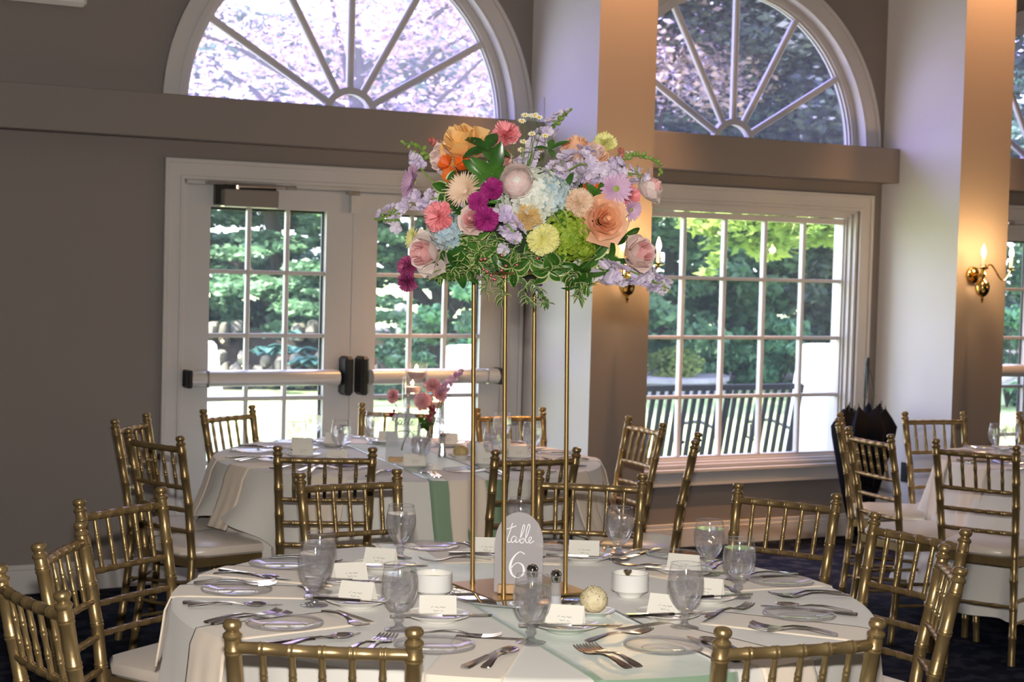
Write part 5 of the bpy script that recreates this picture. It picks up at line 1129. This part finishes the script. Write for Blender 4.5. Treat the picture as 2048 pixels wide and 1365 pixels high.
def g_carn(R, m_, parent, pos, d, seed=0, name='carnation', label=None, dens=5):
    """crowd of fringed, folded petals fanning from the middle"""
    r = random.Random(seed); Mx = Matrix.Translation(pos) @ frame(d, 0); mb = MB()
    for li in range(dens + 1):
        q = .12 + .88 * li / dens; n = 4 + 2 * li; el = 1.35 - 1.35 * q
        for k in range(n):
            a = 2 * PI * k / n + r.uniform(-.3, .3); e = el + r.uniform(-.15, .15); L = R * r.uniform(.82, 1.12); wd = (1.0 if li < 3 else .62) * r.uniform(.8, 1.1); ph = r.uniform(0, 6); M = Mx @ Matrix.Rotation(a, 4, 'Z'); P = []; tw = r.uniform(-.5, .5)
            for i in range(6):
                t = i / 5; row = []
                for j in range(-5, 6):
                    u = j / 5; w = R * .50 * wd * t ** .7 * u; fr = R * .085 * t * t * math.sin(5.2 * u * 2 + ph) + (R * .05 * (1 if j % 2 else -1) if i == 5 else 0); x = L * t * math.cos(e) - (R * .10 * u * u * t) + (fr if i == 5 else 0) * .6; z = L * t * math.sin(e) * (1 - .25 * t) + fr + tw * w * .5; row.append(M @ Vector((x, w, z - R * .18 * q)))
                P.append(row)
            mb.grid(P)
    mb.lathe([(R * .10, -.6 * R), (R * .16, -.3 * R), (R * .22, -.08 * R)], 8, M=Mx)
    return mb.build(name, m_, parent, label=label)
def g_daisy(R, m_, mc, parent, pos, d, n=16, cup=.25, layers=2, seed=0, name='daisy', label=None, wr=.16, cr=.22):
    r = random.Random(seed); Mx = Matrix.Translation(pos) @ frame(d, 0); mb = MB(); mb.cur = 0
    for li in range(layers):
        L = R * (1 - .16 * li); c = cup + .28 * li
        for k in range(n):
            a = 2 * PI * (k + .5 * li) / n + r.uniform(-.06, .06); M = Mx @ Matrix.Rotation(a, 4, 'Z'); P = []; cc = c + r.uniform(-.08, .08)
            for i in range(5):
                t = i / 4; x = L * (.10 + .90 * t); z = L * cc * t * (1.3 - .5 * t); w = L * wr * math.sin(PI * (.15 + .75 * t)); P.append([M @ Vector((x, -w, z + w * .4)), M @ Vector((x, 0, z)), M @ Vector((x, w, z + w * .4))])
            mb.grid(P)
    mb.cur = 1
    if cr: mb.lathe([(R * cr, 0), (R * cr, R * .04), (R * cr * .7, R * .10), (.0001, R * .12)], 10, M=Mx)
    return mb.build(name, [m_, mc], parent, label=label)
def floret(mb, M, R, n=4, cup=.15, seed=0, ruff=.0):
    for k in range(n):
        a = 2 * PI * k / n + seed; q = M @ Matrix.Rotation(a, 4, 'Z'); mb.grid([[q @ Vector((R * x, R * y * w, R * (cup * x + .12 * abs(y) + ruff * math.sin(5 * y + k)))) for y in (-1, 0, 1)] for x, w in ((.05, .12), (.45, .42), (.85, .45), (1.02, .22))])
def g_ball(R, fr, nfl, m_, mc, parent, pos, d, seed=0, name='hydrangea', label=None, sc=(1, 1, .85), n=4):
    r = np.random.default_rng(seed); mb = MB(); Mx = Matrix.Translation(pos) @ frame(d, 0)
    for i in range(nfl):
        z = 1 - 1.75 * (i + .5) / nfl; a = i * 2.39996; s = math.sqrt(max(0, 1 - z * z)); dd = Vector((s * math.cos(a), s * math.sin(a), z)); p = Vector((dd.x * R * sc[0], dd.y * R * sc[1], dd.z * R * sc[2])) * (.9 + .14 * r.random())
        M = Mx @ Matrix.Translation(p) @ frame(dd + Vector(r.normal(size=3) * .25)); mb.cur = 0; floret(mb, M, fr * (.8 + .4 * r.random()), n, .2, r.random() * 6); mb.cur = 1; mb.sphere(M @ Vector((0, 0, fr * .12)), fr * .14, 5, 3)
    mb.cur = 1; mb.sphere(Mx @ Vector((0, 0, 0)), R * .72, 10, 7)
    return mb.build(name, [m_, mc], parent, label=label)
def g_stock(pts, R0, R1, fr, nfl, m_, parent, seed=0, name='stock_spike', label=None, frm=0.0, mc=None):
    """spike of ruffled florets along a curved stem"""
    r = np.random.default_rng(seed); mb = MB(); P = [Vector(p) for p in pts]; mb.cur = 1; n = len(P)
    def ev(t):
        k = min(int(t * (n - 1)), n - 2); u = t * (n - 1) - k; return P[k].lerp(P[k + 1], u), (P[k + 1] - P[k]).normalized()
    mb.tube([ev(i / 10)[0] for i in range(11)], .0022, 6); mb.cur = 0
    for i in range(nfl):
        t = frm + (1 - frm) * (i + .5) / nfl; c, dr = ev(t); d = Vector(r.normal(size=3)); d = (d - dr * d.dot(dr) * .8).normalized(); q = R0 + (R1 - R0) * t; p = c + d * q * (.65 + .5 * r.random()); s = fr * (1.15 - .55 * t) * (.8 + .4 * r.random())
        M = Matrix.Translation(p) @ frame(d + dr * .4); floret(mb, M, s, 5, .35, r.random() * 6, .12)
        if i % 2: floret(mb, M @ Matrix.Translation((0, 0, s * .15)), s * .6, 4, .6, r.random() * 6, .1)
    mb.cur = 1
    for i in range(nfl // 5 + 2):
        c, dr = ev(min(1, .80 + .2 * r.random())); d = Vector(r.normal(size=3)).normalized(); mb.sphere(c + d * R1 * .8, fr * .22, 6, 4)
    return mb.build(name, [m_, mc or C_bud], parent, label=label)
def g_buds(pts, parent, seed=0, label=None, m0=None, n=14, s0=.010, s1=.004, name='snapdragon_tip'):
    r = random.Random(seed); mb = MB(); P = [Vector(p) for p in pts]; mb.cur = 1; mb.tube(P, [.0028, .0024] + [.0018] * (len(P) - 2), 6); mb.cur = 0; m = len(P)
    for i in range(n):
        t = (i + .3) / n; k = min(int(t * (m - 1)), m - 2); c = P[k].lerp(P[k + 1], t * (m - 1) - k); d = Vector((r.uniform(-1, 1), r.uniform(-1, 1), r.uniform(-1, 1))).normalized(); s = s0 + (s1 - s0) * t
        Mx = Matrix.Translation(c + d * s * .9) @ frame(d + (P[k + 1] - P[k]).normalized() * .6); mb.lathe([(.0001, -s), (s * .6, -s * .3), (s * .7, s * .3), (s * .3, s * .9), (.0001, s * 1.1)], 7, M=Mx)
    return mb.build(name, [m0 or C_bud, C_stem], parent, label=label)
def leafblade(mb, M, L, W, bend=.25, edge=True, n=7):
    P = []; E1 = []; E2 = []
    for i in range(n):
        t = i / (n - 1); x = L * t; w = W * math.sin(PI * (.03 + .94 * t)) ** .8; z = -bend * L * t * t; f = .8 if edge else 1
        P.append([M @ Vector((x, -w * f, z + w * .35)), M @ Vector((x, 0, z)), M @ Vector((x, w * f, z + w * .35))]); E1.append([M @ Vector((x, -w * 1.05, z + w * .42 + .001)), M @ Vector((x, -w * f, z + w * .35))]); E2.append([M @ Vector((x, w * f, z + w * .35)), M @ Vector((x, w * 1.05, z + w * .42 + .001))])
    mb.cur = 0; mb.grid(P)
    if edge: mb.cur = 1; mb.grid(E1); mb.grid(E2)
def g_leaves(parent, pos, n, L, W, seed, d=(0, -1, 0), spread=1.1, m_=None, edge=True, label=None, name='leaf_sprig', bend=.3):
    """whorl of leaves radiating round direction d"""
    r = random.Random(seed); mb = MB(); base = frame(d, r.uniform(0, 6))
    for i in range(n):
        a = 2 * PI * i / n + r.uniform(-.3, .3); tilt = r.uniform(.15, .75); M = Matrix.Translation(pos) @ base @ Matrix.Rotation(a, 4, 'Z') @ Matrix.Rotation(-tilt * .8, 4, 'Y'); leafblade(mb, M, L * r.uniform(.7, 1.1), W * r.uniform(.8, 1.1), bend, edge)
    return mb.build(name, [m_ or C_leaf, C_edge], parent, label=label)
def g_trail(parent, pts, n, L, W, seed, m_=None, label=None, edge=True):
    r = random.Random(seed); P = [Vector(p) for p in pts]; mb = MB(); mb.cur = 0; mb.tube(P, .0016, 5); m = len(P)
    for i in range(n):
        t = (i + .5) / n; k = min(int(t * (m - 1)), m - 2); c = P[k].lerp(P[k + 1], t * (m - 1) - k); d = Vector((r.uniform(-1, 1), r.uniform(-.8, .5), r.uniform(-1, .4))).normalized(); M = Matrix.Translation(c) @ d.to_track_quat('X', 'Z').to_matrix().to_4x4(); leafblade(mb, M, L * r.uniform(.7, 1.15), W, .25, edge, 5)
    return mb.build('leafy_trail', [m_ or C_leaf, C_edge], parent, label=label)

FY = 4.487; fc = at(1045, 556, FY)
bq = thing('flower_bouquet', 'large mixed bouquet of roses, stock and greenery on the tall gold stand', 'bouquet', tuple(fc)); O = Vector(fc)
MM = FY / F_PX
def fp(px, py, dy): return at(px, py, FY + dy) - O
def fd(px, py, k=1.0, toward=-1.0): v = fp(px, py, 0) - Vector((0, 0, .06)); return Vector((v.x * 3.2 * k, toward, v.z * 2.6 * k))
# the low dish and foam
mb = MB(); mb.lathe([(.06, .012), (.085, .016), (.105, .035), (.11, .045), (.0001, .05)], 30); mb.build('dish', mat('dark_dish', (.03, .035, .03), .25), bq)
mb = MB(); mb.sphere((0, 0, .09), .13, 22, 14, (1.15, 1, .72)); mb.build('foam', mat('floral_foam', (.012, .03, .008), .95), bq)
# big blossoms: (kind, px, py, diameter px, depth)
B = [('rose', 922, 286, 92, -.06, C_apri, C_apri, 'large open apricot rose at the upper left', (-.5, -.6, .75), 1.0), ('rose', 885, 318, 62, -.03, C_blush, C_blush, 'blush rose under the apricot rose', (-.8, -.6, -.2), .7),
     ('rose', 1209, 440, 84, -.15, C_peach_in, C_peach, 'large peach rose facing us at the right', (.25, -1, .1), .8), ('rose', 1153, 300, 66, -.02, C_peach, C_peach, 'peach rose rising behind the lavender stock', (-.1, -.4, 1), .4),
     ('rose', 1188, 312, 60, -.05, C_blush, C_peach, 'blush rose between peach rose and stock', (.3, -.7, .7), .4), ('rose', 1277, 508, 72, -.10, C_blush_in, C_blush, 'closed pink rose at the lower right', (.75, -.8, .25), .1),
     ('rose', 1300, 378, 58, -.02, C_blush_in, C_cream, 'half open cream and pink rose at the far right', (.8, -.3, .65), .5), ('rose', 853, 506, 84, -.10, C_blush_in, C_cream, 'large pale pink rose at the lower left', (-.8, -.8, -.1), .9),
     ('rose', 945, 440, 54, -.17, C_blush_in, C_blush, 'small pink rose beside the magenta blooms', (-.3, -1, .15), .4), ('rose', 1003, 322, 46, .02, C_blush, C_blush, 'small blush rose under the coral carnation', (0, -.8, .6), .5)]
for i, (k, px, py, dpx, dy, mi, mo, lb, d, op) in enumerate(B):
    g_rose(dpx * MM / 2 * 1.10, mi, mo, bq, fp(px, py, dy), d, 'rose', lb, 50 + i, op)
g_ranunc(66 * MM / 2, C_whit, C_cream, bq, fp(1034, 364, -.17), (-.05, -1, .25), 3, 'round white ranunculus in the middle')
for i, (px, py, dpx, dy, m_, lb, d) in enumerate(((1012, 270, 52, .0, C_pink, 'coral carnation at the top', (0, -.6, .8)), (877, 434, 52, -.14, C_pink, 'coral pink carnation at the left', (-.5, -1, .1)), (1087, 479, 52, -.20, C_yel, 'pale yellow carnation at the front', (.05, -1, -.05)),
    (1160, 405, 48, -.15, C_tan, 'cream carnation left of the peach rose', (.15, -1, .2)), (1056, 432, 46, -.17, C_gold, 'tan carnation under the white hydrangea', (.1, -1, .4)), (1209, 286, 40, -.01, C_yel, 'pale yellow carnation at the upper right', (-.1, -.7, .8)),
    (984, 378, 38, -.18, C_mag, 'upper magenta bloom', (-.1, -1, .3)), (956, 402, 36, -.18, C_mag, 'middle magenta bloom', (-.3, -1, .2)), (974, 440, 42, -.19, C_mag, 'lower magenta bloom', (0, -1, -.3)), (816, 532, 40, -.06, C_plum, 'plum coloured bloom at the lower left edge', (-.8, -.7, .1)), (814, 564, 36, -.05, C_plum, 'drooping plum bloom under the other plum bloom', (-.5, -.6, -.6)), (1262, 392, 36, -.06, C_pink, 'small pink carnation behind the lilac daisy', (.6, -.8, .1)), (1005, 315, 30, .03, C_oran, 'small orange bloom behind the leaves', (0, -1, .5)))):
    g_carn(dpx * MM / 2 * 1.16, m_, bq, fp(px, py, dy), d, 80 + i, 'carnation', lb)
for i, (px, py, dpx, dy, m_, mc, n, cup, lb, d, wr) in enumerate(((829, 365, 74, -.05, C_lil, C_gctr, 20, .35, 'lilac chrysanthemum seen sideways at the left', (-1, -.45, .25), .14), (1232, 378, 66, -.12, C_lil, C_gctr, 18, .2, 'lilac chrysanthemum facing us at the right', (.2, -1, .1), .14), (930, 383, 74, -.14, C_tan, C_tan, 34, .42, 'spiky peach chrysanthemum left of the magenta blooms', (-.35, -.9, .25), .05), (828, 478, 50, -.05, C_yel, C_gctr, 14, .25, 'pale yellow daisy at the left edge', (-.9, -.6, .1), .15), (1262, 420, 46, -.06, C_lil, C_gctr, 16, .3, 'small lilac daisy right of the peach rose', (.6, -.9, -.2), .15))):
    g_daisy(dpx * MM / 2, m_, mc, bq, fp(px, py, dy), d, n, cup, 3 if i in (2,) else 2, i, 'chrysanthemum', lb, wr)
g_ball(56 * MM, .0145, 130, C_whit, C_whit, bq, fp(1062, 395, -.125), (.05, -1, .2), 5, 'hydrangea', 'white and pale blue hydrangea head behind the ranunculus', (1.15, 1, .8)); g_ball(32 * MM, .014, 46, C_blue, C_blue, bq, fp(1104, 388, -.135), (.4, -1, .2), 6, 'hydrangea', 'pale blue hydrangea florets')
g_ball(32 * MM, .014, 44, C_blue, C_blue, bq, fp(893, 462, -.10), (-.5, -1, 0), 7, 'hydrangea', 'pale blue hydrangea under the coral carnation')
g_ball(50 * MM, .0070, 260, C_grn, C_grn, bq, fp(1133, 470, -.12), (.15, -1, .05), 8, 'hydrangea', 'lime green hydrangea beside the yellow carnation', (1.0, 1, .95), 4)
g_ball(20 * MM, .0075, 36, C_grn, C_grn, bq, fp(1168, 500, -.12), (.5, -1, -.2), 9, 'hydrangea', 'lower lobe of the lime green hydrangea')
# stock spikes (lavender)
for i, (pts, R0, R1, fr, n, frm, lb) in enumerate(((((1000, 430, -.02), (900, 395, -.05), (830, 400, -.04), (760, 440, .0)), .036, .014, .018, 46, .18, 'lavender stock reaching out at the left'), (((1040, 400, .02), (1055, 330, .03), (1075, 280, .05), (1132, 225, .06)), .032, .012, .016, 44, .15, 'lavender stock rising at the top'),
    (((1130, 400, -.02), (1130, 345, -.06), (1160, 328, -.09), (1210, 335, -.1), (1232, 352, -.1)), .042, .030, .020, 62, .15, 'thick lavender stock at the upper right'), (((1080, 430, -.1), (1110, 350, -.09), (1105, 335, -.08)), .022, .02, .017, 18, .3, 'short lavender stock left of the thick one'),
    (((1180, 350, -.04), (1215, 340, -.10), (1250, 345, -.10), (1292, 352, -.05)), .026, .014, .017, 24, .2, 'lavender stock pointing right'), (((1150, 520, -.05), (1210, 545, -.08), (1250, 555, -.07)), .020, .026, .018, 26, .25, 'lavender stock at the lower right'), (((1190, 520, 0), (1270, 545, -.05), (1300, 560, -.04), (1338, 578, -.02)), .026, .014, .018, 34, .25, 'lavender stock at the lower right corner'),
    (((1000, 430, -.16), (1020, 455, -.18), (1040, 478, -.18)), .022, .018, .017, 26, 0, 'lavender stock low in the middle'), (((880, 380, 0), (835, 330, .02), (830, 305, .02)), .016, .012, .016, 12, .45, 'small lavender stock under the blush rose'), (((1060, 545, 0), (1075, 575, .03), (1090, 600, .04)), .010, .008, .011, 8, .3, 'lavender florets hanging behind the dish'))):
    g_stock([fp(*p) for p in pts], R0, R1, fr, n, C_lav, bq, 120 + i, 'stock_spike', lb, frm)
for i, (px, py, lb) in enumerate(((1008, 498, 'single lilac floret low in the middle'), (793, 455, 'single lilac floret hanging at the left edge'))):
    mb = MB(); floret(mb, Matrix.Translation(fp(px, py, -.15 if i == 0 else -.02)) @ frame((-.3, -1, -.2)), .017, 5, .25, 1, .1); mb.build('stock_floret', C_lav, bq, label=lb)
# orange alstroemeria
for i, (px, py, d) in enumerate(((905, 352, (-.4, -1, .2)), (925, 332, (0, -1, .4)), (898, 330, (-.6, -.8, .4)), (1178, 372, (.2, -1, .1)))):
    mb = MB(); floret(mb, Matrix.Translation(fp(px, py, -.07)) @ frame(d), .021, 6, .85, .3, .05); mb.build('alstroemeria', C_oran, bq, label='orange alstroemeria bloom')
# chamomile
for i, (px, py) in enumerate(((988, 276), (1024, 284), (1047, 284), (1043, 300), (1064, 268), (1070, 231), (1050, 231), (1064, 232), (1078, 235), (1044, 242), (1090, 272), (1030, 262), (1082, 300))):
    dy = -.02 + .01 * (i % 4); c = fp(px, py, dy); o = g_daisy(.0115, mat('chamomile_white', (.84, .82, .70), .7), C_ctr, bq, c, (.2 * math.sin(i), -.8, .9), 10, .05, 1, i, 'chamomile', None, .2, .42)
    mb = MB(); mb.tube([c, c + Vector((.002, .01, -.05)), fp(1045, 380, 0)], .0009, 4); mb.build('chamomile_stem', C_stem, bq)
# snapdragon tips
g_buds([fp(880, 330, 0), fp(860, 312, -.01), fp(835, 292, -.01), fp(800, 284, 0)], bq, 1, 'green snapdragon tip pointing left', n=22, s0=.011, s1=.006); g_buds([fp(880, 320, .02), fp(868, 285, .02), fp(866, 272, .02)], bq, 2, 'pinkish snapdragon bud at the upper left', C_red, 10, .012, .007)
g_buds([fp(1235, 330, -.02), fp(1262, 312, -.02), fp(1292, 312, -.01), fp(1318, 330, 0), fp(1322, 348, 0)], bq, 3, 'green snapdragon tip arching over at the right', n=26, s0=.009, s1=.006); g_buds([fp(1225, 335, 0), fp(1236, 312, .01), fp(1240, 300, .01)], bq, 4, 'red snapdragon buds at the upper right', C_red, 10, .011, .008); g_buds([fp(1255, 320, 0), fp(1266, 302, 0)], bq, 5, 'cream snapdragon buds at the upper right', C_cream, 6, .010, .007)
g_buds([fp(1300, 560, -.02), fp(1325, 575, 0), fp(1340, 568, 0)], bq, 6, 'green stock tip at the lower right', n=9, s0=.006, s1=.005); g_buds([fp(800, 440, 0), fp(770, 440, 0), fp(748, 438, 0)], bq, 7, 'green stock tip at the left edge', n=10, s0=.006, s1=.004); g_buds([fp(1108, 250, .05), fp(1130, 228, .06), fp(1140, 222, .06)], bq, 8, 'green and white stock tip at the top', n=10, s0=.009, s1=.006)
# leaves
LV = [(975, 300, 5, .075, .016, (0, -.6, .8), 0), (985, 345, 5, .075, .017, (.1, -.9, -.3), 0), (965, 350, 4, .08, .014, (-.2, -.8, .2), 0), (900, 380, 5, .06, .016, (-.5, -.8, .1), 1), (1110, 418, 6, .065, .018, (.1, -.9, .5), 1), (935, 478, 7, .075, .020, (-.3, -1, -.1), 1), (915, 500, 7, .065, .018, (-.4, -1, -.2), 1),
      (955, 510, 7, .055, .015, (-.1, -1, -.2), 1), (1115, 530, 6, .055, .016, (.1, -1, -.5), 1), (1098, 542, 5, .05, .015, (0, -1, -.6), 1), (1165, 545, 7, .06, .013, (.2, -.6, -1), 0), (1200, 510, 5, .08, .015, (.6, -.8, -.1), 1), (1180, 520, 6, .07, .016, (.5, -.9, -.2), 1), (1215, 525, 4, .06, .013, (.6, -.8, -.4), 0), (1155, 570, 7, .055, .011, (.1, -.5, -1), 0),
      (880, 545, 6, .055, .012, (-.5, -.8, -.6), 0), (925, 535, 6, .06, .013, (-.3, -.9, -.6), 0), (1075, 365, 4, .05, .012, (.3, -.8, .5), 0), (1130, 380, 4, .06, .010, (0, -.9, .3), 0), (1195, 395, 5, .06, .011, (.3, -.9, 0), 0), (1285, 545, 4, .045, .010, (.7, -.6, .2), 0), (1100, 300, 4, .05, .008, (0, -.6, .9), 0), (1010, 400, 3, .05, .008, (0, -1, .2), 0), (870, 470, 4, .05, .012, (-.6, -.8, 0), 0), (1250, 470, 4, .06, .010, (.7, -.7, 0), 0), (1235, 350, 4, .05, .010, (.6, -.7, .3), 0), (1025, 535, 6, .05, .012, (0, -1, -.4), 1), (1060, 520, 6, .05, .012, (0, -1, -.3), 1), (985, 500, 6, .05, .012, (0, -1, 0), 1), (1270, 505, 5, .05, .009, (.5, -.2, -.6), 0)]
for i, (px, py, n, L, W, d, e) in enumerate(LV):
    v = fp(px, py, 0); dy = -.16 + min(.14, (v.x * 2.2) ** 2 * .35) + .02; g_leaves(bq, fp(px, py, dy), n, L, W, 300 + i, d, 1, C_leaf, bool(e))
# fine variegated trails over the rim
TR = [((960, 480), (990, 510), (975, 560), (970, 585)), ((1000, 500), (1010, 545), (1000, 575), (1008, 600)), ((1030, 500), (1040, 540), (1050, 590), (1062, 605)), ((940, 470), (930, 520), (900, 545), (868, 560)), ((1070, 500), (1060, 530), (1020, 545), (985, 560)), ((1010, 480), (970, 520), (940, 540)), ((980, 470), (1020, 500), (1060, 515)), ((1120, 540), (1150, 560), (1180, 575)), ((1140, 530), (1160, 580), (1158, 600)), ((960, 500), (955, 530), (930, 548)), ((1040, 520), (1000, 530), (960, 545)), ((880, 540), (905, 550), (930, 540)), ((1060, 560), (1085, 585), (1095, 612))]
for i, P in enumerate(TR): g_trail(bq, [fp(x, y, -.15 + .02 * (i % 3)) for x, y in P], 26, .026, .0055, 400 + i, C_leaf if i % 2 else C_lf2)
mb = MB(); rr2 = random.Random(8)
for k in range(14): c = fp(rr2.uniform(960, 1075), rr2.uniform(505, 560), -.17); mb.sphere(c, .004, 6, 4)
mb.build('red_berries', mat('berry_red', (.35, .03, .05), .4), bq, kind='stuff')
# greenery filling the dome
P = []; S_ = []; rq = random.Random(4)
for k in range(46):
    a = rq.uniform(0, 2 * PI); e = rq.uniform(-.2, 1.3); P.append((.19 * math.cos(e) * math.cos(a), .13 * math.cos(e) * math.sin(a), .10 + .15 * math.sin(e))); S_.append((.05, .04, .04))
cl = leaf_cloud(1500, P, S_, .020, 0, 5, 1.0); o = bpy.data.objects.new('filler_foliage', fastmesh('filler_foliage', cl[0], cl[1], C_leaf)); COL.objects.link(o); o.parent = bq; o['kind'] = 'stuff'
# posy on table seven
p7 = atz(850, 902, TOP7); vz = thing('bud_vase', 'small clear bud vase holding the pink posy of table seven', 'vase', (p7.x, p7.y, TOP7 + .001)); mb = MB(); mb.lathe([(.022, 0), (.026, .01), (.024, .05), (.016, .085), (.018, .10)], 18, closed=False); mb.build('glass_body', M_glass, vz); mb = MB(); mb.lathe([(.0001, .003), (.021, .004), (.024, .012), (.022, .05), (.0001, .05)], 16); mb.build('water', MATS['vase_water'], vz)
mb = MB(); mb.lathe([(.0185, .100), (.0195, .1015), (.0185, .103), (.0175, .1015), (.0185, .100)], 18, closed=False); mb.build('rim', M_rim, vz)
ps = thing('flower_posy', 'pink posy of roses and stock on table seven', 'posy', tuple(p7)); O7 = Vector(p7)
def f7(px, py, dy=0): return at(px, py, p7.y + dy) - O7
m7 = p7.y / F_PX
C_rpink = pet('rose_pink_petals', (.86, .42, .46), (.92, .58, .60)); C_wine = pet('wine_astilbe', (.30, .02, .06), (.42, .05, .10)); C_lilp = pet('pink_lavender', (.66, .38, .58), (.78, .54, .70))
for i, (px, py, dp, d) in enumerate(((866, 772, 34, (.1, -.8, .6)), (845, 803, 36, (-.1, -1, .3)), (786, 792, 30, (-.6, -.8, .3)), (880, 790, 26, (.3, -.8, .5)))): g_carn(dp * m7 / 2, C_rpink, ps, f7(px, py, -.01), d, 500 + i, 'carnation', None, 4)
g_stock([f7(870, 830), f7(885, 785), f7(898, 765), f7(926, 742)], .026, .010, .016, 30, C_lilp, ps, 510, 'stock_spike', 'lilac pink spray leaning right', .25)
for i, (a, b_) in enumerate((((858, 830), (860, 845)), ((783, 822), (789, 842)), ((862, 812), (868, 828)))): g_stock([f7(*a, -.03), f7(*b_, -.03)], .010, .006, .008, 16, C_wine, ps, 520 + i, 'astilbe_sprig', None, 0, C_wine)
mb = MB()
for px, py in ((866, 785), (845, 815), (786, 800), (880, 800), (890, 780), (860, 840), (787, 840)): mb.tube([f7(px, py), f7((px + 850) / 2, 860), f7(849, 898)], .0018, 5)
mb.build('stems', C_stem, ps); g_leaves(ps, f7(850, 850), 6, .05, .012, 530, (0, -.7, .6), 1, C_leaf, False)
